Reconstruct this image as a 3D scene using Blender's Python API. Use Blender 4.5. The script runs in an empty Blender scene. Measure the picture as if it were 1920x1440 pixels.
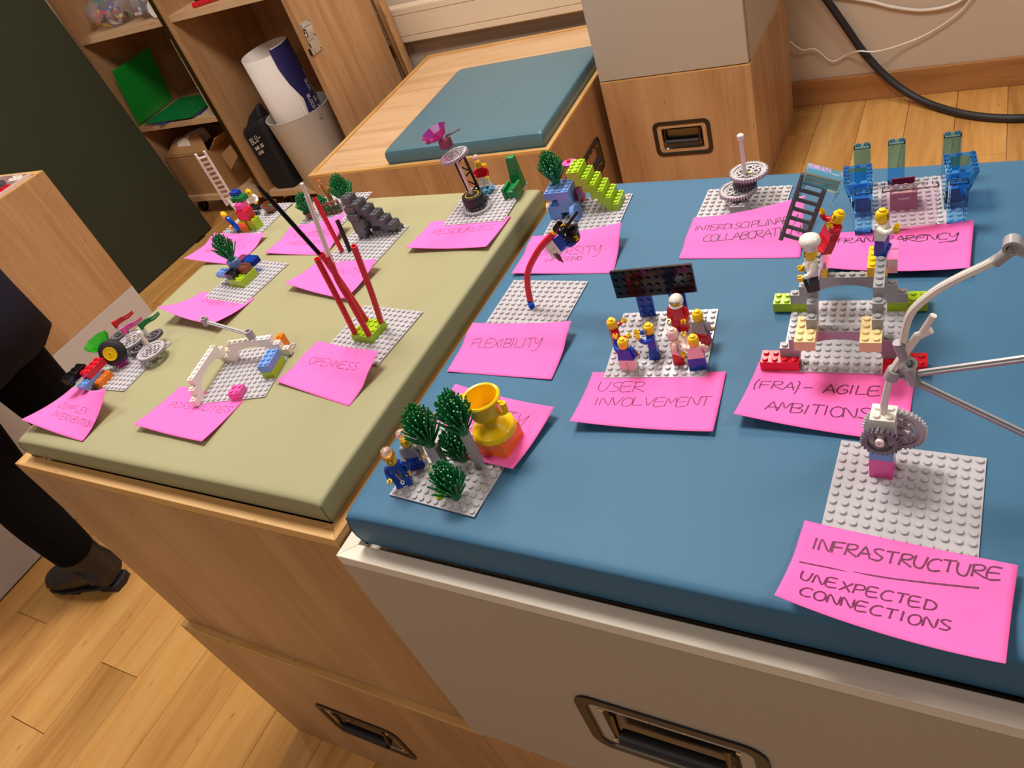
import bpy, bmesh, math, random
from math import sin, cos, pi, radians, atan2, sqrt
from mathutils import Vector, Matrix

random.seed(7)
SC = bpy.context.scene
COL = SC.collection
Z0 = 870.0                      # cushion tops stand 870 mm above the floor; lengths below are millimetres

def W(x, y, z): return Vector((x / 1000.0, y / 1000.0, (z + Z0) / 1000.0))

# ------------------------------------------------------------------ camera, world, lights, exposure
cam = bpy.data.cameras.new('camera')
camo = bpy.data.objects.new('camera', cam)
COL.objects.link(camo)
cam.sensor_fit = 'HORIZONTAL'; cam.sensor_width = 36.0; cam.lens = 1418.7 * 36.0 / 1920.0
cam.clip_start = 0.02; cam.clip_end = 50
# rotation about the camera's own axes in the order roll, pitch, yaw
def _rz(a): return Matrix(((cos(a), -sin(a), 0), (sin(a), cos(a), 0), (0, 0, 1)))
def _rx(a): return Matrix(((1, 0, 0), (0, cos(a), -sin(a)), (0, sin(a), cos(a))))
ROT = _rz(0.6952) @ _rx(0.8849) @ _rz(-0.3969)
camo.matrix_world = Matrix.Translation(W(0, 0, 479.2)) @ ROT.to_4x4()
SC.camera = camo

wd = bpy.data.worlds.new('room_air'); SC.world = wd; wd.use_nodes = True
wd.node_tree.nodes['Background'].inputs[0].default_value = (1.0, 0.95, 0.90, 1)
wd.node_tree.nodes['Background'].inputs[1].default_value = 0.20
SC.view_settings.view_transform = 'Standard'; SC.view_settings.look = 'None'
SC.view_settings.gamma = 1.0; SC.view_settings.use_curve_mapping = False
SC.view_settings.exposure = -0.14

def area(name, x, y, z, sx, sy, power, col=(1.0, 0.955, 0.90), rot=(0, 0, 0)):
    l = bpy.data.lights.new(name, 'AREA'); l.shape = 'RECTANGLE'; l.size = sx; l.size_y = sy
    l.energy = power; l.color = col
    o = bpy.data.objects.new(name, l); COL.objects.link(o); o.location = W(x, y, z); o.rotation_euler = rot
    return o
area('ceiling_light_near', -900, 1000, 1840, 0.6, 0.6, 50)
area('ceiling_light_far', -900, 2500, 1840, 0.6, 0.6, 27)
area('ceiling_light_right', 1300, 900, 1840, 0.6, 0.6, 20)
area('ceiling_light_left', -2600, 900, 1840, 0.6, 0.6, 24)
area('fill_light_behind', -900, -1300, 1840, 0.6, 0.6, 17)  # added fill light behind the camera, lifts the cabinet fronts

# ------------------------------------------------------------------ materials
MATS = {}
def new_mat(name):
    m = bpy.data.materials.new(name); m.use_nodes = True
    nt = m.node_tree; return m, nt, nt.nodes['Principled BSDF']
def s2l(c):
    return tuple(((v / 255.0) / 12.92 if v / 255.0 <= 0.04045 else (((v / 255.0) + 0.055) / 1.055) ** 2.4) for v in c)
def plastic(name, rgb, rough=0.22, spec=0.5, sss=0.0):
    """moulded plastic: plain colour with faint procedural mottling"""
    if name in MATS: return MATS[name]
    m, nt, b = new_mat(name)
    c = s2l(rgb)
    n = nt.nodes.new('ShaderNodeTexNoise'); n.inputs['Scale'].default_value = 60
    tc = nt.nodes.new('ShaderNodeTexCoord'); nt.links.new(tc.outputs['Object'], n.inputs['Vector'])
    mx = nt.nodes.new('ShaderNodeMix'); mx.data_type = 'RGBA'
    mx.inputs['A'].default_value = (c[0] * .95, c[1] * .95, c[2] * .95, 1); mx.inputs['B'].default_value = (min(c[0] * 1.05, 1), min(c[1] * 1.05, 1), min(c[2] * 1.05, 1), 1)
    nt.links.new(n.outputs['Fac'], mx.inputs['Factor']); nt.links.new(mx.outputs['Result'], b.inputs['Base Color'])
    b.inputs['Roughness'].default_value = rough; b.inputs['Specular IOR Level'].default_value = spec
    MATS[name] = m; return m
def clear(name, rgb, rough=0.06, ior=1.25, tr=0.92):
    if name in MATS: return MATS[name]
    m, nt, b = new_mat(name); c = s2l(rgb)
    n = nt.nodes.new('ShaderNodeTexNoise'); n.inputs['Scale'].default_value = 40
    mx = nt.nodes.new('ShaderNodeMix'); mx.data_type = 'RGBA'
    mx.inputs['A'].default_value = (*c, 1); mx.inputs['B'].default_value = (min(c[0] * 1.08, 1), min(c[1] * 1.08, 1), min(c[2] * 1.08, 1), 1)
    nt.links.new(n.outputs['Fac'], mx.inputs['Factor']); nt.links.new(mx.outputs['Result'], b.inputs['Base Color'])
    b.inputs['Roughness'].default_value = rough; b.inputs['IOR'].default_value = ior; b.inputs['Transmission Weight'].default_value = tr
    MATS[name] = m; return m
def metal(name, rgb, rough=0.25):
    if name in MATS: return MATS[name]
    m, nt, b = new_mat(name); b.inputs['Metallic'].default_value = 1.0
    n = nt.nodes.new('ShaderNodeTexNoise'); n.inputs['Scale'].default_value = 90
    mr = nt.nodes.new('ShaderNodeMapRange'); mr.inputs['To Min'].default_value = rough * .8; mr.inputs['To Max'].default_value = rough * 1.2
    nt.links.new(n.outputs['Fac'], mr.inputs['Value']); nt.links.new(mr.outputs['Result'], b.inputs['Roughness'])
    b.inputs['Base Color'].default_value = (*s2l(rgb), 1); MATS[name] = m; return m
def wood(name, c1, c2, c3, axis='Z', scale=1.0, rough=0.42, rnd=False, bump=0.02):
    """laminate / oak: noise stretched along the grain axis, finer streaks and a few knots"""
    if name in MATS: return MATS[name]
    m, nt, b = new_mat(name); N = nt.nodes; L = nt.links
    tc = N.new('ShaderNodeTexCoord'); mp = N.new('ShaderNodeMapping')
    k = 11 * scale; s = [k, k, k]; s['XYZ'.index(axis)] = 0.9 * scale
    mp.inputs['Scale'].default_value = s
    L.new(tc.outputs['Object'], mp.inputs['Vector'])
    if rnd:
        oi = N.new('ShaderNodeObjectInfo'); ml = N.new('ShaderNodeMath'); ml.operation = 'MULTIPLY'; ml.inputs[1].default_value = 37.0
        L.new(oi.outputs['Random'], ml.inputs[0])
        cx = N.new('ShaderNodeCombineXYZ'); L.new(ml.outputs[0], cx.inputs[0]); L.new(ml.outputs[0], cx.inputs[1]); L.new(ml.outputs[0], cx.inputs[2])
        va = N.new('ShaderNodeVectorMath'); va.operation = 'ADD'; L.new(mp.outputs[0], va.inputs[0]); L.new(cx.outputs[0], va.inputs[1]); vec = va.outputs[0]
    else: vec = mp.outputs[0]
    n1 = N.new('ShaderNodeTexNoise'); n1.inputs['Scale'].default_value = 1.1; n1.inputs['Detail'].default_value = 5; n1.inputs['Distortion'].default_value = 0.9
    n2 = N.new('ShaderNodeTexNoise'); n2.inputs['Scale'].default_value = 9; n2.inputs['Detail'].default_value = 6
    L.new(vec, n1.inputs['Vector']); L.new(vec, n2.inputs['Vector'])
    r = N.new('ShaderNodeValToRGB'); r.color_ramp.elements[0].position = .3; r.color_ramp.elements[1].position = .72
    r.color_ramp.elements[0].color = (*s2l(c1), 1); r.color_ramp.elements[1].color = (*s2l(c3), 1)
    e = r.color_ramp.elements.new(.5); e.color = (*s2l(c2), 1)
    ad = N.new('ShaderNodeMix'); ad.inputs['Factor'].default_value = .3
    L.new(n1.outputs['Fac'], ad.inputs['A']); L.new(n2.outputs['Fac'], ad.inputs['B']); L.new(ad.outputs['Result'], r.inputs['Fac'])
    # knots
    mk = N.new('ShaderNodeMapping'); ks = [7 * scale] * 3; ks['XYZ'.index(axis)] = 2.6 * scale; mk.inputs['Scale'].default_value = ks
    L.new(tc.outputs['Object'], mk.inputs['Vector'])
    vo = N.new('ShaderNodeTexVoronoi'); L.new(mk.outputs[0], vo.inputs['Vector'])
    kr = N.new('ShaderNodeMapRange'); kr.inputs['From Min'].default_value = .03; kr.inputs['From Max'].default_value = .11; kr.inputs['To Min'].default_value = .55; kr.inputs['To Max'].default_value = 0
    L.new(vo.outputs['Distance'], kr.inputs['Value'])
    mk2 = N.new('ShaderNodeMix'); mk2.data_type = 'RGBA'; L.new(kr.outputs['Result'], mk2.inputs['Factor']); L.new(r.outputs['Color'], mk2.inputs['A'])
    d = s2l(c1); mk2.inputs['B'].default_value = (d[0] * .45, d[1] * .4, d[2] * .4, 1)
    out = mk2.outputs['Result']
    if rnd:
        mr = N.new('ShaderNodeMapRange'); mr.inputs['To Min'].default_value = .86; mr.inputs['To Max'].default_value = 1.1
        L.new(oi.outputs['Random'], mr.inputs['Value'])
        hs = N.new('ShaderNodeHueSaturation'); L.new(out, hs.inputs['Color']); L.new(mr.outputs['Result'], hs.inputs['Value']); out = hs.outputs['Color']
    L.new(out, b.inputs['Base Color']); b.inputs['Roughness'].default_value = rough
    bp = N.new('ShaderNodeBump'); bp.inputs['Strength'].default_value = bump * 10; bp.inputs['Distance'].default_value = 0.0004
    L.new(n2.outputs['Fac'], bp.inputs['Height']); L.new(bp.outputs['Normal'], b.inputs['Normal'])
    MATS[name] = m; return m
def grained(name, rgb, rough=.4, scale=900, strength=.25, dist=.0002, var=.06, spec=.5):
    """leatherette / painted wall / paper / board: flat colour with fine relief"""
    if name in MATS: return MATS[name]
    m, nt, b = new_mat(name); N = nt.nodes; L = nt.links; c = s2l(rgb)
    tc = N.new('ShaderNodeTexCoord'); n = N.new('ShaderNodeTexNoise'); n.inputs['Scale'].default_value = scale; n.inputs['Detail'].default_value = 3
    n2 = N.new('ShaderNodeTexNoise'); n2.inputs['Scale'].default_value = 5; n2.inputs['Detail'].default_value = 3
    L.new(tc.outputs['Object'], n.inputs['Vector']); L.new(tc.outputs['Object'], n2.inputs['Vector'])
    mx = N.new('ShaderNodeMix'); mx.data_type = 'RGBA'
    mx.inputs['A'].default_value = (*[v * (1 - var) for v in c], 1); mx.inputs['B'].default_value = (*[min(v * (1 + var), 1) for v in c], 1)
    L.new(n2.outputs['Fac'], mx.inputs['Factor']); L.new(mx.outputs['Result'], b.inputs['Base Color'])
    bp = N.new('ShaderNodeBump'); bp.inputs['Strength'].default_value = strength; bp.inputs['Distance'].default_value = dist
    L.new(n.outputs['Fac'], bp.inputs['Height']); L.new(bp.outputs['Normal'], b.inputs['Normal'])
    b.inputs['Roughness'].default_value = rough; b.inputs['Specular IOR Level'].default_value = spec
    MATS[name] = m; return m

OAK_V = wood('oak_laminate_upright', (154, 112, 72), (180, 136, 94), (194, 153, 110), 'Z')
OAK_H = wood('oak_laminate_across', (178, 136, 94), (210, 172, 130), (222, 188, 150), 'X')
OAK_Y = wood('oak_laminate_deep', (160, 104, 58), (190, 134, 82), (204, 152, 100), 'Y')
EDGE_X = wood('oak_edge_across', (176, 124, 66), (208, 160, 96), (226, 184, 122), 'X', 1.6)
EDGE_Y = wood('oak_edge_deep', (176, 124, 66), (208, 160, 96), (226, 184, 122), 'Y', 1.6)
FLOOR = wood('oak_floor_planks', (172, 118, 58), (204, 150, 82), (220, 172, 102), 'Y', .8, rough=.34, rnd=True)
SKIRT = wood('oak_skirting', (150, 98, 54), (176, 122, 72), (192, 140, 88), 'X')
OLIVE = grained('olive_leatherette', (154, 149, 112), .52, 1400, .5, spec=.25)
BLUE = grained('blue_leatherette', (62, 106, 136), .5, 1400, .5, spec=.22)
TEAL = grained('teal_leatherette', (80, 116, 130), .30, 1400, .3)
GREY = grained('warm_grey_laminate', (176, 162, 146), .5, 600, .08, var=.02)
RIMW = grained('off_white_edging', (226, 214, 196), .5, 600, .05, var=.02)
WALL = grained('beige_plaster_wall', (206, 186, 164), .8, 220, .15, var=.03)
PINK = grained('pink_paper', (255, 108, 184), .75, 500, .12, var=.03, spec=.25)
INK = grained('purple_black_ink', (52, 16, 52), .6, 300, .05)
INKD = grained('dark_plum_ink', (104, 22, 74), .6, 300, .05)
CREAM = grained('cream_trunking_plastic', (222, 202, 176), .45, 300, .03, var=.02)
DGREEN = grained('dark_green_felt', (52, 54, 38), .9, 700, .4, .0004, .08, .2)
CARD = grained('brown_cardboard', (168, 124, 78), .8, 300, .2)
PAPER = grained('white_paper', (228, 214, 204), .7, 300, .1)
BLKCABLE = grained('black_cable_sleeve', (34, 32, 34), .55, 900, .4)
CLOTH = grained('black_trouser_cloth', (14, 11, 14), .95, 800, .4, .0004, .1, .1)
COAT = grained('navy_coat_cloth', (30, 28, 42), .9, 700, .4, .0004, .1, .15)
BOOT = grained('black_boot_leather', (26, 22, 24), .5, 500, .3)
SKIN = grained('skin', (206, 160, 132), .55, 300, .1)
HAIRM = grained('dark_hair', (40, 28, 22), .6, 300, .3)
BLKMETAL = grained('black_lacquer', (30, 22, 18), .3, 500, .1)
CHROME = metal('smoked_chrome', (104, 97, 86), .22)
SILV = metal('bright_chrome', (205, 205, 205), .12)
BRASS = metal('brass_strip', (150, 122, 66), .35)

P = dict(
 plate=plastic('light_grey_plastic', (186, 182, 186)), grey=plastic('stone_grey_plastic', (160, 158, 160)),
 dgrey=plastic('dark_grey_plastic', (88, 86, 94), .35), gear=plastic('pale_grey_gear_plastic', (178, 172, 176), .35),
 dgear=plastic('dark_grey_gear_plastic', (104, 96, 106), .35), white=plastic('white_plastic', (238, 230, 220)),
 red=plastic('red_plastic', (206, 20, 38)), blue=plastic('blue_plastic', (18, 66, 170)), lime=plastic('lime_plastic', (164, 196, 26)),
 yellow=plastic('yellow_plastic', (246, 200, 10)), green=plastic('green_plastic', (14, 120, 60), .34), orange=plastic('orange_plastic', (240, 124, 24)),
 pink=plastic('pink_plastic', (232, 88, 168)), mblue=plastic('medium_blue_plastic', (112, 150, 214)), black=plastic('black_plastic', (20, 18, 22), .12),
 brown=plastic('brown_plastic', (122, 66, 48)), tan=plastic('tan_plastic', (232, 208, 148)), plum=plastic('plum_plastic', (128, 48, 84)),
 rose=plastic('pale_rose_plastic', (236, 202, 192)), bgreen=plastic('bright_green_plastic', (20, 150, 50), .4),
 rubber=plastic('black_rubber', (28, 24, 30), .55), tanwood=plastic('caramel_plastic', (176, 118, 60)),
 tblue=clear('clear_blue_plastic', (132, 206, 250), .05, 1.16, .95), tlblue=clear('clear_pale_blue_plastic', (150, 226, 240), .04, 1.3, .72),
 tpink=clear('clear_pink_plastic', (240, 80, 190), .05, 1.25), tclear=clear('clear_plastic', (252, 236, 240), .04, 1.15), dome=clear('clear_rose_dome', (250, 224, 222), .08, 1.45, .75),
 tgreen=clear('clear_neon_green_plastic', (90, 240, 80), .06, 1.25), tdblue=clear('clear_deep_blue_plastic', (20, 90, 220), .05, 1.25),
 tred=clear('clear_ruby_plastic', (170, 20, 60), .06, 1.25), tbag=clear('clear_bag_film', (235, 232, 240), .12, 1.1, .85), tneon=clear('clear_yellow_plastic', (220, 250, 40), .08, 1.25))

# ------------------------------------------------------------------ object helpers
def obj(name, mesh, parent=None, loc=None, rotz=0.0, label=None, cat=None, group=None, kind=None):
    o = bpy.data.objects.new(name, mesh); COL.objects.link(o)
    if parent is not None: o.parent = parent
    if loc is not None: o.location = loc
    if rotz: o.rotation_euler = (0, 0, rotz)
    tag(o, label, cat, group, kind); return o
def tag(o, label=None, cat=None, group=None, kind=None):
    if label: o['label'] = label
    if cat: o['category'] = cat
    if group: o['group'] = group
    if kind: o['kind'] = kind
    return o
def thing(name, label, cat, x, y, z, rz=0.0, group=None):
    o = bpy.data.objects.new(name, None); COL.objects.link(o); o.empty_display_size = .01
    o.location = W(x, y, z); o.rotation_euler = (0, 0, rz); return tag(o, label, cat, group)

class G:
    """collects geometry in millimetres and links it as ONE mesh object"""
    def __init__(s): s.v = []; s.f = []; s.sm = False
    def add(s, vs, fs):
        n = len(s.v); s.v += [tuple(v) for v in vs]; s.f += [tuple(i + n for i in f) for f in fs]; return s
    def box(s, x0, y0, z0, x1, y1, z1):
        return s.add([(x0, y0, z0), (x1, y0, z0), (x1, y1, z0), (x0, y1, z0), (x0, y0, z1), (x1, y0, z1), (x1, y1, z1), (x0, y1, z1)],
                     [(3, 2, 1, 0), (4, 5, 6, 7), (0, 1, 5, 4), (1, 2, 6, 5), (2, 3, 7, 6), (3, 0, 4, 7)])
    def hexa(s, b, t):   # four bottom and four top points, counter-clockwise seen from above
        return s.add(list(b) + list(t), [(3, 2, 1, 0), (4, 5, 6, 7), (0, 1, 5, 4), (1, 2, 6, 5), (2, 3, 7, 6), (3, 0, 4, 7)])
    def lathe(s, prof, n=20, c=(0, 0, 0), ax=None, closed=False):
        """prof: (radius, height) from bottom outwards to top; ax: direction of the axis"""
        M = frame(ax) if ax is not None else None
        vs = []; k = len(prof)
        for r, h in prof:
            for i in range(n):
                a = 2 * pi * i / n; p = Vector((r * cos(a), r * sin(a), h))
                if M is not None: p = M @ p
                vs.append((p.x + c[0], p.y + c[1], p.z + c[2]))
        fs = []
        for j in range(k if closed else k - 1):
            a = j * n; b = ((j + 1) % k) * n
            for i in range(n): fs.append((a + i, a + (i + 1) % n, b + (i + 1) % n, b + i))
        if not closed:
            if prof[0][0] > 1e-6: fs.append(tuple(reversed(range(n))))
            if prof[-1][0] > 1e-6: fs.append(tuple((k - 1) * n + i for i in range(n)))
        return s.add(vs, fs)
    def cyl(s, c, r, h, n=16, ax=None, r2=None): return s.lathe([(r, 0), (r if r2 is None else r2, h)], n, c, ax)
    def ring(s, c, ro, ri, h, n=24, ax=None): return s.lathe([(ri, 0), (ro, 0), (ro, h), (ri, h)], n, c, ax, closed=True)
    def ball(s, c, r, n=14, m=8, sc=(1, 1, 1)):
        pr = [(r * sin(pi * j / m), -r * cos(pi * j / m)) for j in range(m + 1)]; pr[0] = (0.01, -r); pr[-1] = (0.01, r)
        g = G().lathe(pr, n); return s.add([(x * sc[0] + c[0], y * sc[1] + c[1], z * sc[2] + c[2]) for x, y, z in g.v], g.f)
    def tube(s, pts, r, n=10, cap=True):
        pts = [Vector(p) for p in pts]; m = len(pts); rr = r if hasattr(r, '__len__') else [r] * m
        vs = []; up = None
        for i, p in enumerate(pts):
            d = (pts[min(i + 1, m - 1)] - pts[max(i - 1, 0)]).normalized()
            if up is None:
                up = Vector((0, 0, 1)) if abs(d.z) < .9 else Vector((1, 0, 0))
            a = d.cross(up).normalized(); b = a.cross(d).normalized(); up = b
            for k in range(n):
                t = 2 * pi * k / n; q = p + (a * cos(t) + b * sin(t)) * rr[i]; vs.append(tuple(q))
        fs = [(i * n + k, i * n + (k + 1) % n, (i + 1) * n + (k + 1) % n, (i + 1) * n + k) for i in range(m - 1) for k in range(n)]
        if cap: fs += [tuple(reversed(range(n))), tuple((m - 1) * n + k for k in range(n))]
        return s.add(vs, fs)
    def prism(s, poly, h0, h1, plane='XY'):
        """polygon in a plane, extruded along the third axis"""
        def P3(a, b, c): return {'XY': (a, b, c), 'XZ': (a, c, b), 'YZ': (c, a, b)}[plane]
        n = len(poly); vs = [P3(a, b, h0) for a, b in poly] + [P3(a, b, h1) for a, b in poly]
        fs = [tuple(reversed(range(n))), tuple(range(n, 2 * n))] + [(i, (i + 1) % n, n + (i + 1) % n, n + i) for i in range(n)]
        return s.add(vs, fs)
    def xf(s, M, i0=0): s.v = s.v[:i0] + [tuple(M @ Vector(v)) for v in s.v[i0:]]; return s
    def mv(s, x, y, z, i0=0): s.v = s.v[:i0] + [(a + x, b + y, c + z) for a, b, c in s.v[i0:]]; return s
    def join(s, g): return s.add(g.v, g.f)
    def mesh(s, name, mat, ang=35):
        me = bpy.data.meshes.new(name); me.from_pydata([(x / 1000, y / 1000, z / 1000) for x, y, z in s.v], [], s.f)
        bm = bmesh.new(); bm.from_mesh(me); bmesh.ops.recalc_face_normals(bm, faces=bm.faces)
        bm.to_mesh(me); bm.free()
        me.materials.append(mat)
        for p in me.polygons: p.use_smooth = True
        me.set_sharp_from_angle(angle=radians(ang)); return me
    def build(s, name, mat, parent=None, bevel=0, seg=2, ang=35, **kw):
        o = obj(name, s.mesh(name, mat, ang), parent, **kw)
        if bevel:
            md = o.modifiers.new('bevel', 'BEVEL'); md.width = bevel / 1000; md.segments = seg; md.limit_method = 'ANGLE'; md.angle_limit = radians(40)
        return o
def frame(ax):
    a = Vector(ax).normalized(); up = Vector((0, 0, 1)) if abs(a.z) < .95 else Vector((1, 0, 0))
    x = up.cross(a).normalized(); y = a.cross(x).normalized()
    return Matrix((x, y, a)).transposed()
# ------------------------------------------------------------------ the setting
def struct(name, g, mat, bevel=0, **kw): return g.build(name, mat, None, bevel=bevel, kind='structure', **kw)
def world_g(g): g.v = [(x, y, z + Z0) for x, y, z in g.v]; return g
F0 = -870
floor = struct('floor', world_g(G().box(-4600, -1500, -920, 1500, 2800, -884)), OAK_Y)
rnd = random.Random(3)
plank_meshes = {}
for i in range(-31, 8):
    x0 = -460 + i * 140.5
    if x0 < -4500: continue
    y = -900 - rnd.random() * 900
    while y < 2795:
        Lp = rnd.choice([1150, 1400, 1700, 2000]); y1 = min(y + Lp, 2796)
        if y1 > -1000 and y1 - y > 60:
            key = (round(y1 - y), rnd.randint(0, 1))
            if key not in plank_meshes:
                g = G().box(0, 0, 0, 139.6, key[0] - 1.2, 14); plank_meshes[key] = g.mesh('plank', FLOOR)
            o = obj('plank', plank_meshes[key], floor, loc=W(x0, y, -884)); md = o.modifiers.new('bevel', 'BEVEL'); md.width = .0007; md.segments = 1
        y = y1
wall = struct('wall_back', world_g(G().box(-4600, 2800, -900, 1500, 2900, 1850)), WALL)
struct('wall_left', world_g(G().box(-4700, -1500, -900, -4600, 2900, 1850)), WALL)
struct('ceiling', world_g(G().box(-4700, -1500, 1850, 1500, 2900, 1950)), WALL)
struct('baseboard_back', world_g(G().box(-2100, 2784, -870, 1500, 2800, -778)), SKIRT, bevel=2)

# cream trunking on the wall
t = thing('wall_trunking', 'long cream plastic cable trunking running along the back wall', 'cable trunking', -1300, 2740, -390)
G().box(-890, 0, 0, 1900, 58, 140).build('channel', CREAM, t, bevel=2)
for z0, z1 in ((4, 26), (30, 110), (114, 136)): G().box(-888, -3, z0, 1898, 0, z1).build('cover_strip', CREAM, t, bevel=.8)

# ------------------------------------------------------------------ recessed flight-case handles
def handle(parent, cx, cz, y, w=176, h=112, ax='front'):
    """black dished plate let into a front, with a sprung grip bar on two arms; local x across, z up, faces -y"""
    def rr(a, b, r, n=5):
        out = []
        for sx, sz, a0 in ((1, 1, 0), (-1, 1, 90), (-1, -1, 180), (1, -1, 270)):
            for k in range(n): t = radians(a0 + 90 * k / (n - 1)); out.append((sx * (a - r) + r * cos(t), sz * (b - r) + r * sin(t)))
        return out
    root = bpy.data.objects.new('recessed_handle', None)
    a, b = w / 2, h / 2
    rings = [(rr(a, b, 20), 0), (rr(a, b, 20), -2.5), (rr(a - 11, b - 11, 14), -2.5), (rr(a - 12, b - 12, 12), -1)]
    g = G(); n = len(rings[0][0]); vs = []
    for ring, yy in rings: vs += [(p[0], yy, p[1]) for p in ring]
    fs = [(j * n + i, j * n + (i + 1) % n, (j + 1) * n + (i + 1) % n, (j + 1) * n + i) for j in range(len(rings) - 1) for i in range(n)]
    g.add(vs, fs); o = g.build('recessed_handle', BLKMETAL, parent); o.location = (cx / 1000, y / 1000, cz / 1000)
    if ax == 'side': o.rotation_euler = (0, 0, pi / 2)
    d = G(); pr = [(rr(a - 12, b - 12, 12), -1), (rr(a - 15, b - 15, 10), 1), (rr(a - 28, b - 24, 8), 1.5), (rr(a - 31, b - 27, 6), 5), (rr(a - 38, b - 33, 5), 7.5)]; vs = []
    for ring, yy in pr: vs += [(p[0], yy, p[1]) for p in ring]
    fs = [(j * n + i, j * n + (i + 1) % n, (j + 1) * n + (i + 1) % n, (j + 1) * n + i) for j in range(4) for i in range(n)] + [tuple(4 * n + i for i in range(n))]
    d.add(vs, fs).build('dish', CHROME, o)
    bar = G().tube([(-a + 40, -4, -9), (a - 40, -4, -9)], 8, 14); bar.build('grip', P['rubber'], o)
    for s in (-1, 1):
        G().tube([(s * (a - 36), 1, b - 28), (s * (a - 37), -3, 6), (s * (a - 38), -4, -9)], 3.2, 8).build('arm', CHROME, o)
    rv = G()
    for x in (-a + 26, a - 26):
        for z in (-b + 24, b - 24): rv.ball((x, 0, z), 3.6, 8, 5, (1, .7, 1))
    for x in (-18, 18): rv.ball((x, 0, -b + 15), 3, 8, 5, (1, .6, 1)); rv.ball((x, 0, b - 17), 3, 8, 5, (1, .6, 1))
    tag(rv.build('rivets', SILV, o), kind='stuff')
    return o

def frame_box(parent, w, d, z, t, h, mx, my, lip=0):
    """four mitred rim pieces around the top of a box, outer size w x d, piece width t"""
    for pts, m in ((((0, 0), (w, 0), (w - t, t), (t, t)), mx), (((w, 0), (w, d), (w - t, d - t), (w - t, t)), my),
                   (((w, d), (0, d), (t, d - t), (w - t, d - t)), mx), (((0, d), (0, 0), (t, t), (t, d - t)), my)):
        G().prism(pts, z, z + h).build('rim', m, parent, bevel=.8)

def carcase_with_hole(name, mat, parent, w, d, z0, z1, hole=None):
    """box body; a rectangular pocket for the handle is cut in the front"""
    g = G()
    if not hole: g.box(0, 0, z0, w, d, z1)
    else:
        hx0, hx1, hz0, hz1 = hole
        xs = [0, hx0, hx1, w]; zs = [z0, hz0, hz1, z1]
        for i in range(3):
            for j in range(3):
                if i == 1 and j == 1: continue
                g.box(xs[i], 0, zs[j], xs[i + 1], 30, zs[j + 1])
        g.box(0, 30, z0, w, d, z1)
    return g.build(name, mat, parent)

# cabinet A: oak, under the olive cushion
t = thing('storage_cabinet', 'upper oak storage cabinet carrying the olive green seat cushion', 'cabinet', -1072, 260, -450)
carcase_with_hole('body', OAK_V, t, 574, 590, 0, 396)
frame_box(t, 574, 590, 396, 17, 14, EDGE_X, EDGE_Y)
t = thing('storage_cabinet', 'lower oak cabinet with black recessed handle under the olive cushion stack', 'cabinet', -1085, 250, -870)
carcase_with_hole('body', OAK_V, t, 600, 606, 0, 411, hole=(290 - 66, 290 + 66, 206 - 36, 206 + 36))
G().box(0, 0, 411, 600, 606, 419).build('top_panel', EDGE_X, t, bevel=1)
handle(t, 290, 206, 0)
# cabinet B: white, under the blue cushion
t = thing('storage_cabinet', 'upper warm grey cabinet with off-white rim carrying the large blue cushion', 'cabinet', -496, 250, -450)
carcase_with_hole('body', GREY, t, 600, 596, 0, 386, hole=(298 - 66, 298 + 66, 182 - 36, 182 + 36))
frame_box(t, 600, 596, 386, 17, 14, RIMW, RIMW)
handle(t, 298, 182, 0, 184, 116)
t = thing('storage_cabinet', 'lower oak cabinet standing under the warm grey cabinet', 'cabinet', -484, 250, -870)
carcase_with_hole('body', OAK_V, t, 588, 606, 0, 419)

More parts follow.
